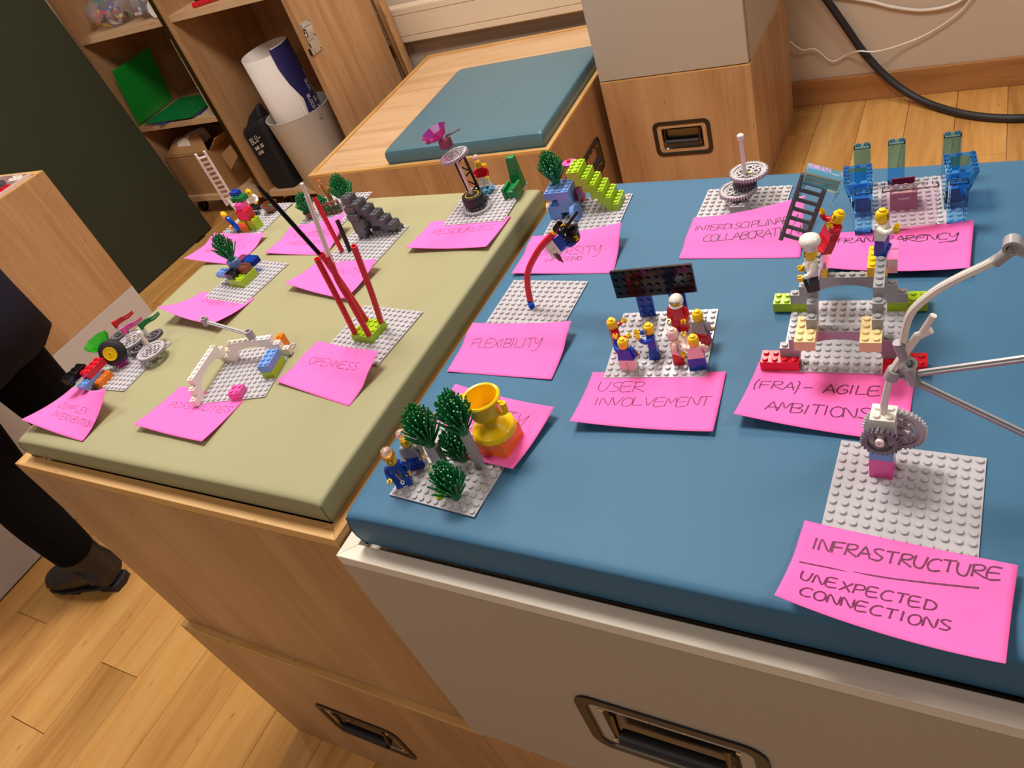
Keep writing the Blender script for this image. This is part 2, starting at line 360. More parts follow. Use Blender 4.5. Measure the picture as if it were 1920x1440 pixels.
# upholstered cushions: bulged top, soft edges, folded corner seams
def cushion(name, label, x, y, z, w, d, h, mat, rz=0, r=8, wrinkle=None):
    root = thing(name, label, 'cushion', x, y, z, rz)
    nx, ny = 44, 44; g = G()
    def prof(u):  # 0..1 along with denser samples near ends
        return (1 - cos(pi * u)) / 2
    top = []
    for j in range(ny + 1):
        for i in range(nx + 1):
            a, b = prof(i / nx), prof(j / ny); X, Y = a * w, b * d
            e = min(X, w - X); f = min(Y, d - Y)
            q = 0
            for k in (e, f):
                if k < r: q += (1 - sqrt(max(0, 1 - (1 - k / r) ** 2))) * r * .5
            zz = h - min(q, r * .9) - 1.6 * math.exp(-(e / 26.0) ** 2) - 1.6 * math.exp(-(f / 26.0) ** 2)
            if wrinkle:
                wx, wy, wl = wrinkle
                dx, dy = X - wx, Y - wy
                t_ = dx + .35 * dy + .0011 * dy * dy
                zz -= 3.2 * math.exp(-(t_ / 7) ** 2) * math.exp(-(dy / wl) ** 2); zz += 2.2 * math.exp(-((t_ - 15) / 11) ** 2) * math.exp(-(dy / wl) ** 2)
            top.append((X, Y, zz))
    base = len(top); vs = list(top)
    fs = [(j * (nx + 1) + i, j * (nx + 1) + i + 1, (j + 1) * (nx + 1) + i + 1, (j + 1) * (nx + 1) + i) for j in range(ny) for i in range(nx)]
    loop = [i for i in range(nx + 1)] + [j * (nx + 1) + nx for j in range(1, ny + 1)] + [ny * (nx + 1) + i for i in range(nx - 1, -1, -1)] + [j * (nx + 1) for j in range(ny - 1, 0, -1)]
    m = len(loop)
    prev = loop
    for lev, (inset, zf) in enumerate(((-1.2, .55), (-.6, .3), (1.5, .06), (2.5, 0))):
        st = len(vs)
        for k in loop:
            X, Y, _ = top[k]; X2 = X + (inset if X < w / 2 else -inset) * (1 if X in (0, w) or abs(X - w) < 1e-6 or X < 1e-6 else 0)
            Y2 = Y + (inset if Y < d / 2 else -inset) * (1 if abs(Y - d) < 1e-6 or Y < 1e-6 else 0)
            vs.append((X2, Y2, h * zf))
        cur = list(range(st, st + m)); fs += [(prev[(k + 1) % m], prev[k], cur[k], cur[(k + 1) % m]) for k in range(m)]; prev = cur
    fs.append(tuple(prev))
    g.add(vs, fs); g.build('cover', mat, root, ang=60)
    for cx, cy in ((0, 0), (w, 0), (w, d), (0, d)):   # folded leatherette seams on the corners
        sx = 1 if cx == 0 else -1; sy = 1 if cy == 0 else -1
        G().tube([(cx + sx * .5, cy + sy * .5, h - r * .9 - .5), (cx - sx * 1.25, cy - sy * 1.25, h * .55), (cx - sx * .65, cy - sy * .65, h * .3), (cx + sx * 1.4, cy + sy * 1.4, h * .06)], .45, 6).build('corner_seam', SEAM, root)
    return root
SEAM = grained('dark_seam_thread', (60, 54, 36), .8, 400, .1)
cushion('seat_cushion', 'olive green leatherette seat cushion on the oak cabinet', -1050, 276, -40, 539, 560, 36, OLIVE)
cushion('seat_cushion', 'large blue leatherette seat cushion on the warm grey cabinet', -472, 268, -50, 566, 562, 50, BLUE)

# ------------------------------------------------------------------ cabinet C, tall, by the back wall
t = thing('storage_cabinet', 'oak cabinet with recessed handle under the grey box by the back wall', 'cabinet', -1012, 2181, -870)
carcase_with_hole('body', OAK_V, t, 462, 530, 0, 432, hole=(233 - 66, 233 + 66, 228 - 36, 228 + 36))
handle(t, 233, 228, 0, 184, 118)
G().box(0, 0, 432, 462, 530, 436).build('top_edge', EDGE_X, t)
t = thing('storage_cabinet', 'warm grey cabinet stacked on the oak cabinet by the back wall', 'cabinet', -1012, 2181, -431)
G().box(0, 0, 0, 458, 16, 431).build('front_panel', GREY, t, bevel=1)
G().box(0, 18, 0, 462, 530, 431).build('body', GREY, t, bevel=1)

# bench D
a = radians(2.8)
t = thing('low_bench', 'low oak bench top in the background under the small teal cushion', 'bench', -1926, 1737, -870, a)
carcase_with_hole('body', OAK_V, t, 902, 950, 0, 424)
G().box(14, 14, 424, 888, 936, 429).build('top_panel', OAK_H, t)
frame_box(t, 902, 950, 424, 14, 11, EDGE_X, EDGE_Y)
h_ = handle(t, 0, 0, 0, 170, 112, 'side'); h_.location = (.904, .27, .232)
cushion('seat_cushion', 'small teal cushion with a creased middle on the low oak bench', -1594, 1770, -441, 552, 592, 54, TEAL, a, 12, (285, 300, 90))

# ------------------------------------------------------------------ shelf unit E
t = thing('open_shelf_unit', 'left oak shelf unit with three open bays beside the dark green board', 'shelf unit', -3400, 2230, -785)
def ebox(n, m, *b): return G().box(*b).build(n, m, t, bevel=1)
ebox('side_panel', OAK_V, 0, 0, 0, 28, 440, 1250); ebox('side_panel', OAK_V, 585, 0, 0, 612, 440, 1250)
ebox('back_panel', OAK_V, 28, 425, 28, 585, 438, 1250)
ebox('bottom_board', OAK_H, 28, 2, 0, 585, 425, 28); ebox('top_board', OAK_H, 28, 2, 1222, 585, 425, 1250)
ebox('shelf', OAK_H, 28, 2, 378, 585, 425, 404); ebox('shelf', OAK_H, 28, 2, 786, 585, 425, 812)
for x in (60, 550):
    for y in (60, 380):
        c = G(); c.lathe([(24, -9), (29, -6), (29, 6), (24, 9)], 16, (x, y, -56), (1, 0, 0)); c.build('castor', P['rubber'], t)
        G().box(x - 15, y - 12, -40, x + 15, y + 12, 0).join(G().box(x - 13, y - 6, -60, x - 10, y + 6, -36)).join(G().box(x + 10, y - 6, -60, x + 13, y + 6, -36)).build('castor_fork', SILV, t)
G().box(588, -3, 0, 610, 0, 1250).build('edge_strip', BRASS, t)
t = thing('open_shelf_unit', 'right oak shelf unit with chrome latch holding the white bin', 'shelf unit', -2785, 2230, -785)
ebox('side_panel', OAK_V, 0, 0, 0, 26, 440, 1250); ebox('side_panel', OAK_V, 622, 0, 0, 650, 440, 1250)
ebox('back_panel', OAK_V, 26, 425, 28, 622, 438, 1250)
ebox('bottom_board', OAK_H, 26, 2, 0, 622, 425, 28); ebox('top_board', OAK_H, 26, 2, 1222, 622, 425, 1250); ebox('shelf', OAK_H, 26, 2, 790, 622, 425, 816)
for x in (60, 590):
    for y in (60, 380):
        c = G(); c.lathe([(24, -9), (29, -6), (29, 6), (24, 9)], 16, (x, y, -56), (1, 0, 0)); c.build('castor', P['rubber'], t)
        G().box(x - 15, y - 12, -40, x + 15, y + 12, 0).join(G().box(x - 13, y - 6, -60, x - 10, y + 6, -36)).join(G().box(x + 10, y - 6, -60, x + 13, y + 6, -36)).build('castor_fork', SILV, t)
# chrome butterfly latch on the outer side near the front edge
lt = G().box(650, 6, 572, 653, 62, 686).build('latch_plate', SILV, t, bevel=1)
G().box(653, 2, 590, 660, 40, 622).join(G().box(653, 8, 634, 664, 50, 668)).build('latch_lever', SILV, lt, bevel=1.5)
G().cyl((653, 30, 652), 12, 8, 16, (1, 0, 0)).build('latch_knob', SILV, lt)
G().box(645, -6, 575, 658, 6, 600).join(G().tube([(656, -4, 600), (662, -2, 640), (658, 10, 660)], 2.5, 6)).build('latch_hook', SILV, lt)
rv = G()
for y_, z_ in ((12, 578), (56, 578), (12, 680), (56, 680), (56, 628)): rv.ball((653, y_, z_), 4.2, 8, 5)
tag(rv.build('rivets', SILV, lt), kind='stuff')

# thin boards leaning against the right shelf unit
for k, (x, lab) in enumerate(((-2104, 'thin oak board with brass edge leaning nearest the shelf unit side'), (-2084, 'thin oak board leaning second behind the shelf unit side'))):
    t = thing('thin_board', lab, 'board', x, 2676, -870)
    G().hexa([(0, 0, 0), (7, 0, 0), (7, 34, 0), (0, 34, 0)], [(-30 + 14 * k, 0, 700), (-23 + 14 * k, 0, 700), (-23 + 14 * k, 34, 700), (-30 + 14 * k, 34, 700)]).build('panel', OAK_V, t)
    G().hexa([(0, -2, 0), (7, -2, 0), (7, 0, 0), (0, 0, 0)], [(-30 + 14 * k, -2, 700), (-23 + 14 * k, -2, 700), (-23 + 14 * k, 0, 700), (-30 + 14 * k, 0, 700)]).build('edging', BRASS if k == 0 else EDGE_X, t)

# dark green partition
t = thing('green_partition', 'tall dark green felt board standing left of the shelf unit', 'partition', -3130, 2117, -866)
g = G().hexa([(-40, -1500, 0), (0, -1500, 0), (0, 0, 0), (-40, 0, 0)], [(-180, -1500, 1400), (-140, -1500, 1400), (-140, 0, 1400), (-180, 0, 1400)])
g.build('felt_panel', DGREEN, t, bevel=2)
G().box(-52, -1400, -4, 12, -1340, 0).join(G().box(-52, -120, -4, 12, -60, 0)).build('foot', BLKMETAL, t)

# left cabinet G with a tray of bricks
t = thing('storage_cabinet', 'grey cabinet at the left edge under the oak tray box', 'cabinet', -2840, -120, -870)
G().box(0, 0, 6, 600, 1270, 419).build('body', grained('lilac_grey_laminate', (192, 182, 178), .5, 600, .08, var=.02), t, bevel=1)
G().box(20, 20, 0, 592, 1262, 6).build('plinth', BLKMETAL, t)
t = thing('storage_tray_box', 'oak tray box full of loose toy bricks at the left edge', 'storage box', -2840, -120, -450)
G().box(0, 0, 0, 600, 18, 404).box(0, 1252, 0, 600, 1270, 404).box(0, 18, 0, 18, 1252, 404).box(582, 18, 0, 600, 1252, 404).box(18, 18, 0, 582, 1252, 362).build('body', OAK_V, t)
for pts, m in ((((0, 0), (600, 0), (582, 18), (18, 18)), EDGE_X), (((600, 0), (600, 1270), (582, 1252), (582, 18)), EDGE_Y),
               (((600, 1270), (0, 1270), (18, 1252), (582, 1252)), EDGE_X), (((0, 1270), (0, 0), (18, 18), (18, 1252)), EDGE_Y)):
    G().prism(pts, 404, 406).build('rim', m, t)
# ------------------------------------------------------------------ toy brick kit (millimetres; one stud = 8 mm)
PL = {'p1': (-1077.2, 826.8, -0.2, -4), 'p2': (-915, 845, 0.4, -4), 'p3': (-780.1, 748.9, -2.5, -4), 'p4': (-948.2, 665.1, -6.09, -4),
      'p5': (-1028.5, 469.6, 2.1, -4), 'p6': (-800.0, 466.2, 14.21, -4), 'p7': (-645.5, 565.7, -4.77, -4), 'p8': (-630.4, 837.9, 4.11, -4),
      'p9': (-454.8, 787.2, 4.1, 0), 'p10': (-263.3, 794.1, .3, 0), 'p11': (-102.5, 788.7, 7.32, 0), 'p12': (-130.7, 587.9, 3.15, 0),
      'p13': (-293.6, 562.1, 6.85, 0), 'p14': (-449.3, 615.4, -.24, 0), 'p15': (-427.3, 391.9, -3.58, 0), 'p16': (-66.5, 420.2, -1.54, 0)}
def place(pl, c=0, r=0, z=0):
    ox, oy, t, zb = PL[pl]; t = radians(t)
    return ox + cos(t) * c * 8 + sin(t) * r * 8, oy + sin(t) * c * 8 - cos(t) * r * 8, zb + z, t
def pthing(pl, name, label, cat, group=None, c=0, r=0, z=0, rot=0):
    x, y, zz, t = place(pl, c, r, z); return thing(name, label, cat, x, y, zz, t + radians(rot), group)

def studs(g, c0, c1, r0, r1, z, n=12, skip=()):
    for c in range(c0, c1):
        for r in range(r0, r1):
            if (c, r) in skip: continue
            g.lathe([(2.45, 0), (2.45, 1.55), (2.25, 1.75)], n, (c * 8 + 4, -(r * 8 + 4), z))
    return g
PLATE_ME = None
def baseplate(pl, label):
    global PLATE_ME
    if PLATE_ME is None:
        g = G(); g.box(.15, -95.85, 0, 95.85, -.15, 1.2); studs(g, 0, 12, 0, 12, 1.2, 14); PLATE_ME = g.mesh('baseplate', P['plate'])
    x, y, z, t = place(pl, 0, 0, .4)
    return obj('baseplate', PLATE_ME, None, W(x, y, z), t, label, 'baseplate', None)
def brick(par, mat, c0, r0, z, w, d, h=9.6, studded=True, name='brick', bev=.25, skip=(), n=12):
    """brick with its left far corner at stud (c0, r0), w x d studs, at height z"""
    g = G(); g.box(c0 * 8 + .1, -(r0 + d) * 8 + .1, z, (c0 + w) * 8 - .1, -r0 * 8 - .1, z + h)
    if studded:
        for i in range(int(w)):
            for j in range(int(d)):
                if (i, j) in skip: continue
                g.lathe([(2.45, 0), (2.45, 1.55), (2.25, 1.75)], n, ((c0 + i) * 8 + 4, -((r0 + j) * 8 + 4), z + h))
    return g.build(name, P[mat], par, bevel=bev, seg=1)
def arch12(par, mat, c0, r0, z, along='c'):
    """stepped arch, 12 studs long and three bricks tall, spans along columns or rows"""
    prof = [(0, 0), (16, 0)]
    for k in range(17):
        t = pi - pi * k / 16; prof.append((48 + 31.5 * cos(t), 1 + 19.5 * sin(t)))
    prof += [(80, 0), (96, 0), (96, 9.6), (88, 9.6), (88, 19.2), (80, 19.2), (80, 28.8), (16, 28.8), (16, 19.2), (8, 19.2), (8, 9.6), (0, 9.6)]
    g = G().prism(prof, -7.9, -.1, 'XZ')
    def stud(k, zz): g.lathe([(2.45, 0), (2.45, 1.75)], 12, (k * 8 + 4, -4, zz))
    stud(0, 9.6); stud(11, 9.6); stud(1, 19.2); stud(10, 19.2)
    for k in range(2, 10): stud(k, 28.8)
    if along == 'r': g.xf(Matrix.Rotation(-pi / 2, 4, 'Z')); g.mv(8, 0, 0)   # runs towards -y
    g.mv(c0 * 8, -r0 * 8, z); return g.build('arch_brick', P[mat], par, ang=30)

def gear(par, teeth, mat, c, ax=(0, 0, 1), th=4, name='gear'):
    R_ = teeth * .5 + 1; g = G(); n = teeth
    pts = []
    for k in range(n):
        for f, rr in ((0, R_ - 2.1), (.22, R_ - 2.0), (.36, R_), (.64, R_), (.78, R_ - 2.0)):
            a = 2 * pi * (k + f) / n; pts.append((rr * cos(a), rr * sin(a)))
    m = len(pts); ri = R_ - (4.6 if teeth > 20 else 3.6)
    vs = []
    for zz in (-th / 2, th / 2):
        for p in pts: vs.append((p[0], p[1], zz))
        for p in pts:
            q = Vector(p).normalized() * ri; vs.append((q.x, q.y, zz))
    fs = []
    for i in range(m):
        j = (i + 1) % m
        fs += [(i, j, 2 * m + j, 2 * m + i), (m + j, m + i, 3 * m + i, 3 * m + j), (i, m + i, m + j, j), (2 * m + i, 2 * m + j, 3 * m + j, 3 * m + i)]
    g.add(vs, fs)
    g.ring((0, 0, -th / 2 - .4), 4.4, 2.4, th + .8, 12)
    k = int(ri / 8) + 1
    for i in range(-k, k + 1):
        for j in range(-k, k + 1):
            x, y = i * 8, j * 8; d = sqrt(x * x + y * y)
            if 4 < d and d + 3.6 < ri + .8: g.ring((x, y, -th / 2 + .4), 4.15, 2.45, th - .8, 12)
    if teeth >= 40: g.ring((0, 0, -.7), ri + .3, 13.2, 1.4, 32)
    if teeth >= 24:   # web between rings and rim, kept thin
        for q in range(4):
            a = 2 * pi * q / 4 + pi / 4
            g.hexa([(4 * cos(a + .3), 4 * sin(a + .3), -.6), (4 * cos(a - .3), 4 * sin(a - .3), -.6), (ri * cos(a - .05), ri * sin(a - .05), -.6), (ri * cos(a + .05), ri * sin(a + .05), -.6)],
                   [(4 * cos(a + .3), 4 * sin(a + .3), .6), (4 * cos(a - .3), 4 * sin(a - .3), .6), (ri * cos(a - .05), ri * sin(a - .05), .6), (ri * cos(a + .05), ri * sin(a + .05), .6)])
    M = Matrix.Translation(Vector(c)) @ frame(ax).to_4x4(); g.xf(M)
    return g.build(name, P[mat], par, ang=28)
def ribbed(par, mat, pts, r=3.3, name='ribbed_hose', pitch=1.9, open_end=True):
    """corrugated hose through points"""
    P_ = smooth_path(pts, 24); L = [0]
    for a, b in zip(P_, P_[1:]): L.append(L[-1] + (b - a).length)
    tot = L[-1]; n = int(tot / pitch * 3); out = []; rr = []
    for k in range(n + 1):
        s = tot * k / n; i = max(j for j in range(len(L)) if L[j] <= s + 1e-9); i = min(i, len(P_) - 2)
        out.append(P_[i].lerp(P_[i + 1], (s - L[i]) / max(1e-9, L[i + 1] - L[i]))); rr.append(r - (.45 if k % 3 == 1 else 0))
    g = G().tube(out, rr, 12, cap=not open_end)
    if open_end:   # open mouth: ring and dark bore
        for e, q in ((0, 1), (-1, -2)):
            ax = (out[e] - out[q]).normalized(); g.ring(out[e] - ax * .2, r, r * .58, .6, 12, ax); g.ring(out[e] - ax * 7, r * .62, r * .56, 7, 12, ax); g.cyl(out[e] - ax * 7.2, r * .6, .3, 12, ax)
    return g.build(name, P[mat], par, ang=70)
def smooth_path(pts, sub=10):
    pts = [Vector(p) for p in pts]
    if len(pts) == 2: return [pts[0].lerp(pts[1], k / sub) for k in range(sub + 1)]
    out = []; q = [pts[0] * 2 - pts[1]] + pts + [pts[-1] * 2 - pts[-2]]
    for i in range(1, len(q) - 2):
        a, b, c, d = q[i - 1:i + 3]
        for k in range(sub):
            t = k / sub; out.append(.5 * ((2 * b) + (c - a) * t + (2 * a - 5 * b + 4 * c - d) * t * t + (3 * b - a - 3 * c + d) * t ** 3))
    out.append(pts[-1]); return out
def axle(par, mat, a, b, r=2.4, name='axle'):
    """cross-shaped rod"""
    a = Vector(a); b = Vector(b); d = b - a; h = d.length; w = .9
    pl = [(r, w), (w, w), (w, r), (-w, r), (-w, w), (-r, w), (-r, -w), (-w, -w), (-w, -r), (w, -r), (w, -w), (r, -w)]
    g = G().prism(pl, 0, h); g.xf(Matrix.Translation(a) @ frame(d).to_4x4()); return g.build(name, P[mat], par, bevel=0)
def flexhose(par, mat, pts, r=2.6, name='axle_hose'):
    """bendable cross-ribbed axle, ends plain"""
    C_ = smooth_path(pts, 14); g = G().tube(C_, r * .78, 10)
    m = len(C_)
    g2 = G(); 
    for s in range(4):
        vs = []; up = None
        for i, p in enumerate(C_):
            d = (C_[min(i + 1, m - 1)] - C_[max(i - 1, 0)]).normalized()
            if up is None: up = Vector((0, 1, 0))
            a = d.cross(up).normalized(); b = a.cross(d).normalized(); up = b
            o = (a * cos(pi / 4 + s * pi / 2) + b * sin(pi / 4 + s * pi / 2)); w = o.cross(d).normalized()
            for k, (rad, ww) in enumerate(((r * .5, .75), (r * 1.12, .75), (r * 1.12, -.75), (r * .5, -.75))): vs.append(tuple(p + o * rad + w * ww))
        fs = [(i * 4 + k, i * 4 + (k + 1) % 4, (i + 1) * 4 + (k + 1) % 4, (i + 1) * 4 + k) for i in range(m - 1) for k in range(4)] + [(3, 2, 1, 0), tuple((m - 1) * 4 + k for k in range(4))]
        g2.add(vs, fs)
    g.join(g2); return g.build(name, P[mat], par, ang=50)

def bush(pl, label, group, c, r, z, h=46, seed=1, lean=(0, 0), spread=1.0, col='green', name='toy_grass_tuft', cat='toy plant'):
    """prickly tuft: many stiff rods fanning up from a small base"""
    t = pthing(pl, name, label, cat, group, c, r, z); rr = random.Random(seed)
    G().lathe([(4.5, 0), (5.2, 3), (6.5, 7), (5, 12), (2, 16)], 12).build('base', P[col], t)
    g = G()
    n_ = 96
    for k in range(n_):
        lv = k / n_; a = k * 2.39996 + rr.random() * .3; z0 = 1 + lv * h * .42; sp = (.80 - .72 * lv) * spread * (.8 + .4 * rr.random())
        L_ = h * (.52 + .08 * rr.random())
        d = Vector((cos(a) * sp + lean[0], sin(a) * sp + lean[1], 1)).normalized(); s0 = Vector((cos(a) * 2.2 + lean[0] * z0, sin(a) * 2.2 + lean[1] * z0, z0))
        e = s0 + d * L_ + Vector((0, 0, 1.5 * sp)); mid = s0 + d * L_ * .55
        g.tube([s0, mid, e], [1.0, .98, .8], 6)
    tag(g.build('blades', P[col], t, ang=60), kind='stuff'); return t

P['gold'] = plastic('old_gold_plastic', (206, 152, 58), .35)
# ---- toy figure -------------------------------------------------------------
FM = {}
def figmesh(key, fn, mat):
    k = (key, mat)
    if k not in FM: FM[k] = fn().mesh(key, P[mat])
    return FM[k]
def _leg(s):
    def f():
        g = G(); x0, x1 = (.25, 7.7) if s > 0 else (-7.7, -.25)
        g.prism([(-5.6, 0), (3.9, 0), (3.9, 9.5), (3.2, 12.2), (-3.2, 12.2), (-3.9, 9.5), (-3.9, 3), (-5.6, 2.2)], x0, x1, 'YZ')
        return g
    return f
def _legback(s):   # round sockets seen from behind
    def f(): g = G(); g.ring((s * 4, 3.7, 3.2), 2.4, 1.9, .4, 12, (0, 1, 0)); return g
    return f
def _hips():
    g = G().box(-7.7, -3.6, 12.4, 7.7, 3.6, 14.6); g.cyl((-7.2, 0, 11.3), 2.6, 14.4, 12, (1, 0, 0)); return g
def _torso():
    g = G().hexa([(-7.7, -3.8, 14.7), (7.7, -3.8, 14.7), (7.7, 3.8, 14.7), (-7.7, 3.8, 14.7)], [(-5.6, -3.8, 27.6), (5.6, -3.8, 27.6), (5.6, 3.8, 27.6), (-5.6, 3.8, 27.6)])
    g.cyl((0, 0, 27.6), 3, 1.2, 12); return g
def _head():
    return G().lathe([(2.2, 28.2), (4.2, 28.5), (5.0, 29.8), (5.1, 33.5), (4.9, 36.0), (3.9, 37.3), (2.6, 37.5), (2.6, 39.2), (2.3, 39.4)], 18)
def _face():
    g = G()
    for a, z, w, h in ((-24, 34, 1.0, 1.2), (24, 34, 1.0, 1.2)):
        t = radians(a - 90); g.cyl((5.0 * cos(t), 5.0 * sin(t), z), .75, .25, 8, (cos(t), sin(t), 0))
    for k in range(-5, 6):
        t = radians(k * 6 - 90); z = 31.2 + .9 * (k / 5) ** 2; g.box(-.32, -.1, -.22, .32, .15, .22)
        M = Matrix.Translation((5.13 * cos(t), 5.13 * sin(t), z)) @ Matrix.Rotation(t + pi / 2, 4, 'Z'); g.xf(M, len(g.v) - 8)
    for s in (-1, 1):
        for k in range(-2, 3):
            t = radians(s * 24 + k * 5 - 90); g.box(-.3, -.1, -.2, .3, .15, .2); g.xf(Matrix.Translation((5.12 * cos(t), 5.12 * sin(t), 35.8 - .12 * k * k)) @ Matrix.Rotation(t + pi / 2, 4, 'Z'), len(g.v) - 8)
    return g
def _arm(): return G().tube([(0, 0, 0), (1.3, .3, -2.2), (2.0, .2, -5.2), (1.9, -1.8, -8.2), (1.3, -3.8, -9.6)], [2.4, 2.55, 2.35, 2.2, 2.0], 10).join(G().ball((-.2, 0, 0), 2.5, 10, 6))
def _hand():
    g = G().cyl((1.3, -3.6, -9.5), 1.2, 2.2, 8, (-.1, -.8, -.6))
    pts = []
    for k in range(9): t = radians(-140 + 280 * k / 8); pts.append((1.1 + 2.0 * sin(t), -7.4 + 2.0 * cos(t) * -.8 * -1, -12 + .2 * cos(t)))
    # open C-shaped clip
    g2 = G(); ring = []
    for k in range(11):
        t = radians(40 + 280 * k / 10); ring.append((cos(t - pi / 2), sin(t - pi / 2)))
    for (u0, v0), (u1, v1) in zip(ring, ring[1:]):
        b = [(u0 * 1.5, v0 * 1.5, -1.8), (u0 * 2.5, v0 * 2.5, -1.8), (u1 * 2.5, v1 * 2.5, -1.8), (u1 * 1.5, v1 * 1.5, -1.8)]
        g2.hexa(b, [(x, y, 1.8) for x, y, _ in b])
    g2.xf(Matrix.Translation((1.1, -6.8, -11.6)) @ Matrix.Rotation(radians(20), 4, 'X'))
    return g.join(g2)
def figure(pl, label, c, r, z, rot, torso, legs, arms=None, hands='yellow', head='yellow', group=None, armL=0, armR=0, head_rot=0, hat=None, tilt=None, hips=None, face=True, name='toy_figure', hatcol='white'):
    root = pthing(pl, name, label, 'toy figure', group, c, r, z, rot)
    if tilt is not None:
        root.rotation_euler = (tilt @ Matrix.Rotation(root.rotation_euler.z, 4, 'Z')).to_euler()
    arms = arms or torso; hips = hips or legs
    for s in (1, -1):
        lg = obj('leg', figmesh('leg_%d' % s, _leg(s), legs), root); lg.name = 'leg'
        obj('leg_socket', figmesh('leg_socket_%d' % s, _legback(s), legs), lg)
    obj('hips', figmesh('hips', _hips, hips), root); obj('torso', figmesh('torso', _torso, torso), root)
    hd = obj('head', figmesh('head', _head, head), root); hd.rotation_euler = (0, 0, radians(head_rot))
    if face: obj('face_print', figmesh('face_print', _face, 'black'), hd)
    for s, an in ((1, armR), (-1, armL)):
        a = obj('arm', figmesh('arm', _arm, arms), root); a.location = (s * .0072, 0, .0248); a.rotation_euler = (radians(-an), 0, 0)
        if s < 0: a.scale = (-1, 1, 1)
        obj('hand', figmesh('hand', _hand, hands), a)
    if hat == 'helmet':
        h = G().ball((0, .4, 34), 7.0, 18, 12, (1, 1.05, .98)); n = []
        keep = [f for f in h.f if not (lambda q: q[1] < -3.2 and 30.6 < q[2] < 35.6 and abs(q[0]) < 5.0)([sum(h.v[i][k] for i in f) / len(f) for k in range(3)])]
        h.f = keep; o = h.build('helmet', P[hatcol], hd); md = o.modifiers.new('shell', 'SOLIDIFY'); md.thickness = .0011; md.offset = -1
        G().tube([(6.6 * cos(radians(q)), .4 + 6.9 * sin(radians(q)), 30.3 - .5 * abs(sin(radians(q)))) for q in range(-160, -19, 14)], 1.0, 6).build('chin_bar', P[hatcol], hd)
    if hat == 'chef':
        G().lathe([(4.9, 36), (5.2, 36.4), (5.2, 39.5), (7.6, 41.5), (8.2, 44), (7.2, 46.8), (4.6, 48.4), (.1, 48.9)], 20).build('chef_hat', P['white'], hd, ang=60)
    if hat == 'gem':
        G().lathe([(2.8, 37.6), (5.0, 39), (5.4, 42), (4.6, 45.4), (2.6, 47.2), (.1, 47.8)], 12).build('clear_dome', P['dome'], hd)
    if hat == 'crown':
        g = G().ring((0, 0, 36.2), 5.6, 5.0, 2.2, 16)
        for k in range(8):
            a_ = 2 * pi * k / 8; g.cyl((5.2 * cos(a_), 5.2 * sin(a_), 38.2), 1.5, 4.2, 5, (cos(a_) * .35, sin(a_) * .35, 1), .2)
        g.build('crown', P['gold'], hd); G().lathe([(2.8, 37.6), (4.6, 39), (5.4, 42), (4.6, 45.5), (2.4, 47.4), (.1, 47.8)], 14).build('clear_dome', P['dome'], hd)
    if hat == 'witch':
        G().lathe([(0.1, 36), (11.5, 35.2), (12, 35.8), (11, 36.9), (5.4, 38.2)], 22).join(G().tube([(0, 0, 37), (0, .4, 42), (0, 2.0, 47), (0, 5.5, 52), (0, 9.5, 54)], [5.6, 5.0, 3.9, 2.5, .5], 14)).build('pointed_hat', P['black'], hd, ang=60)
    return root
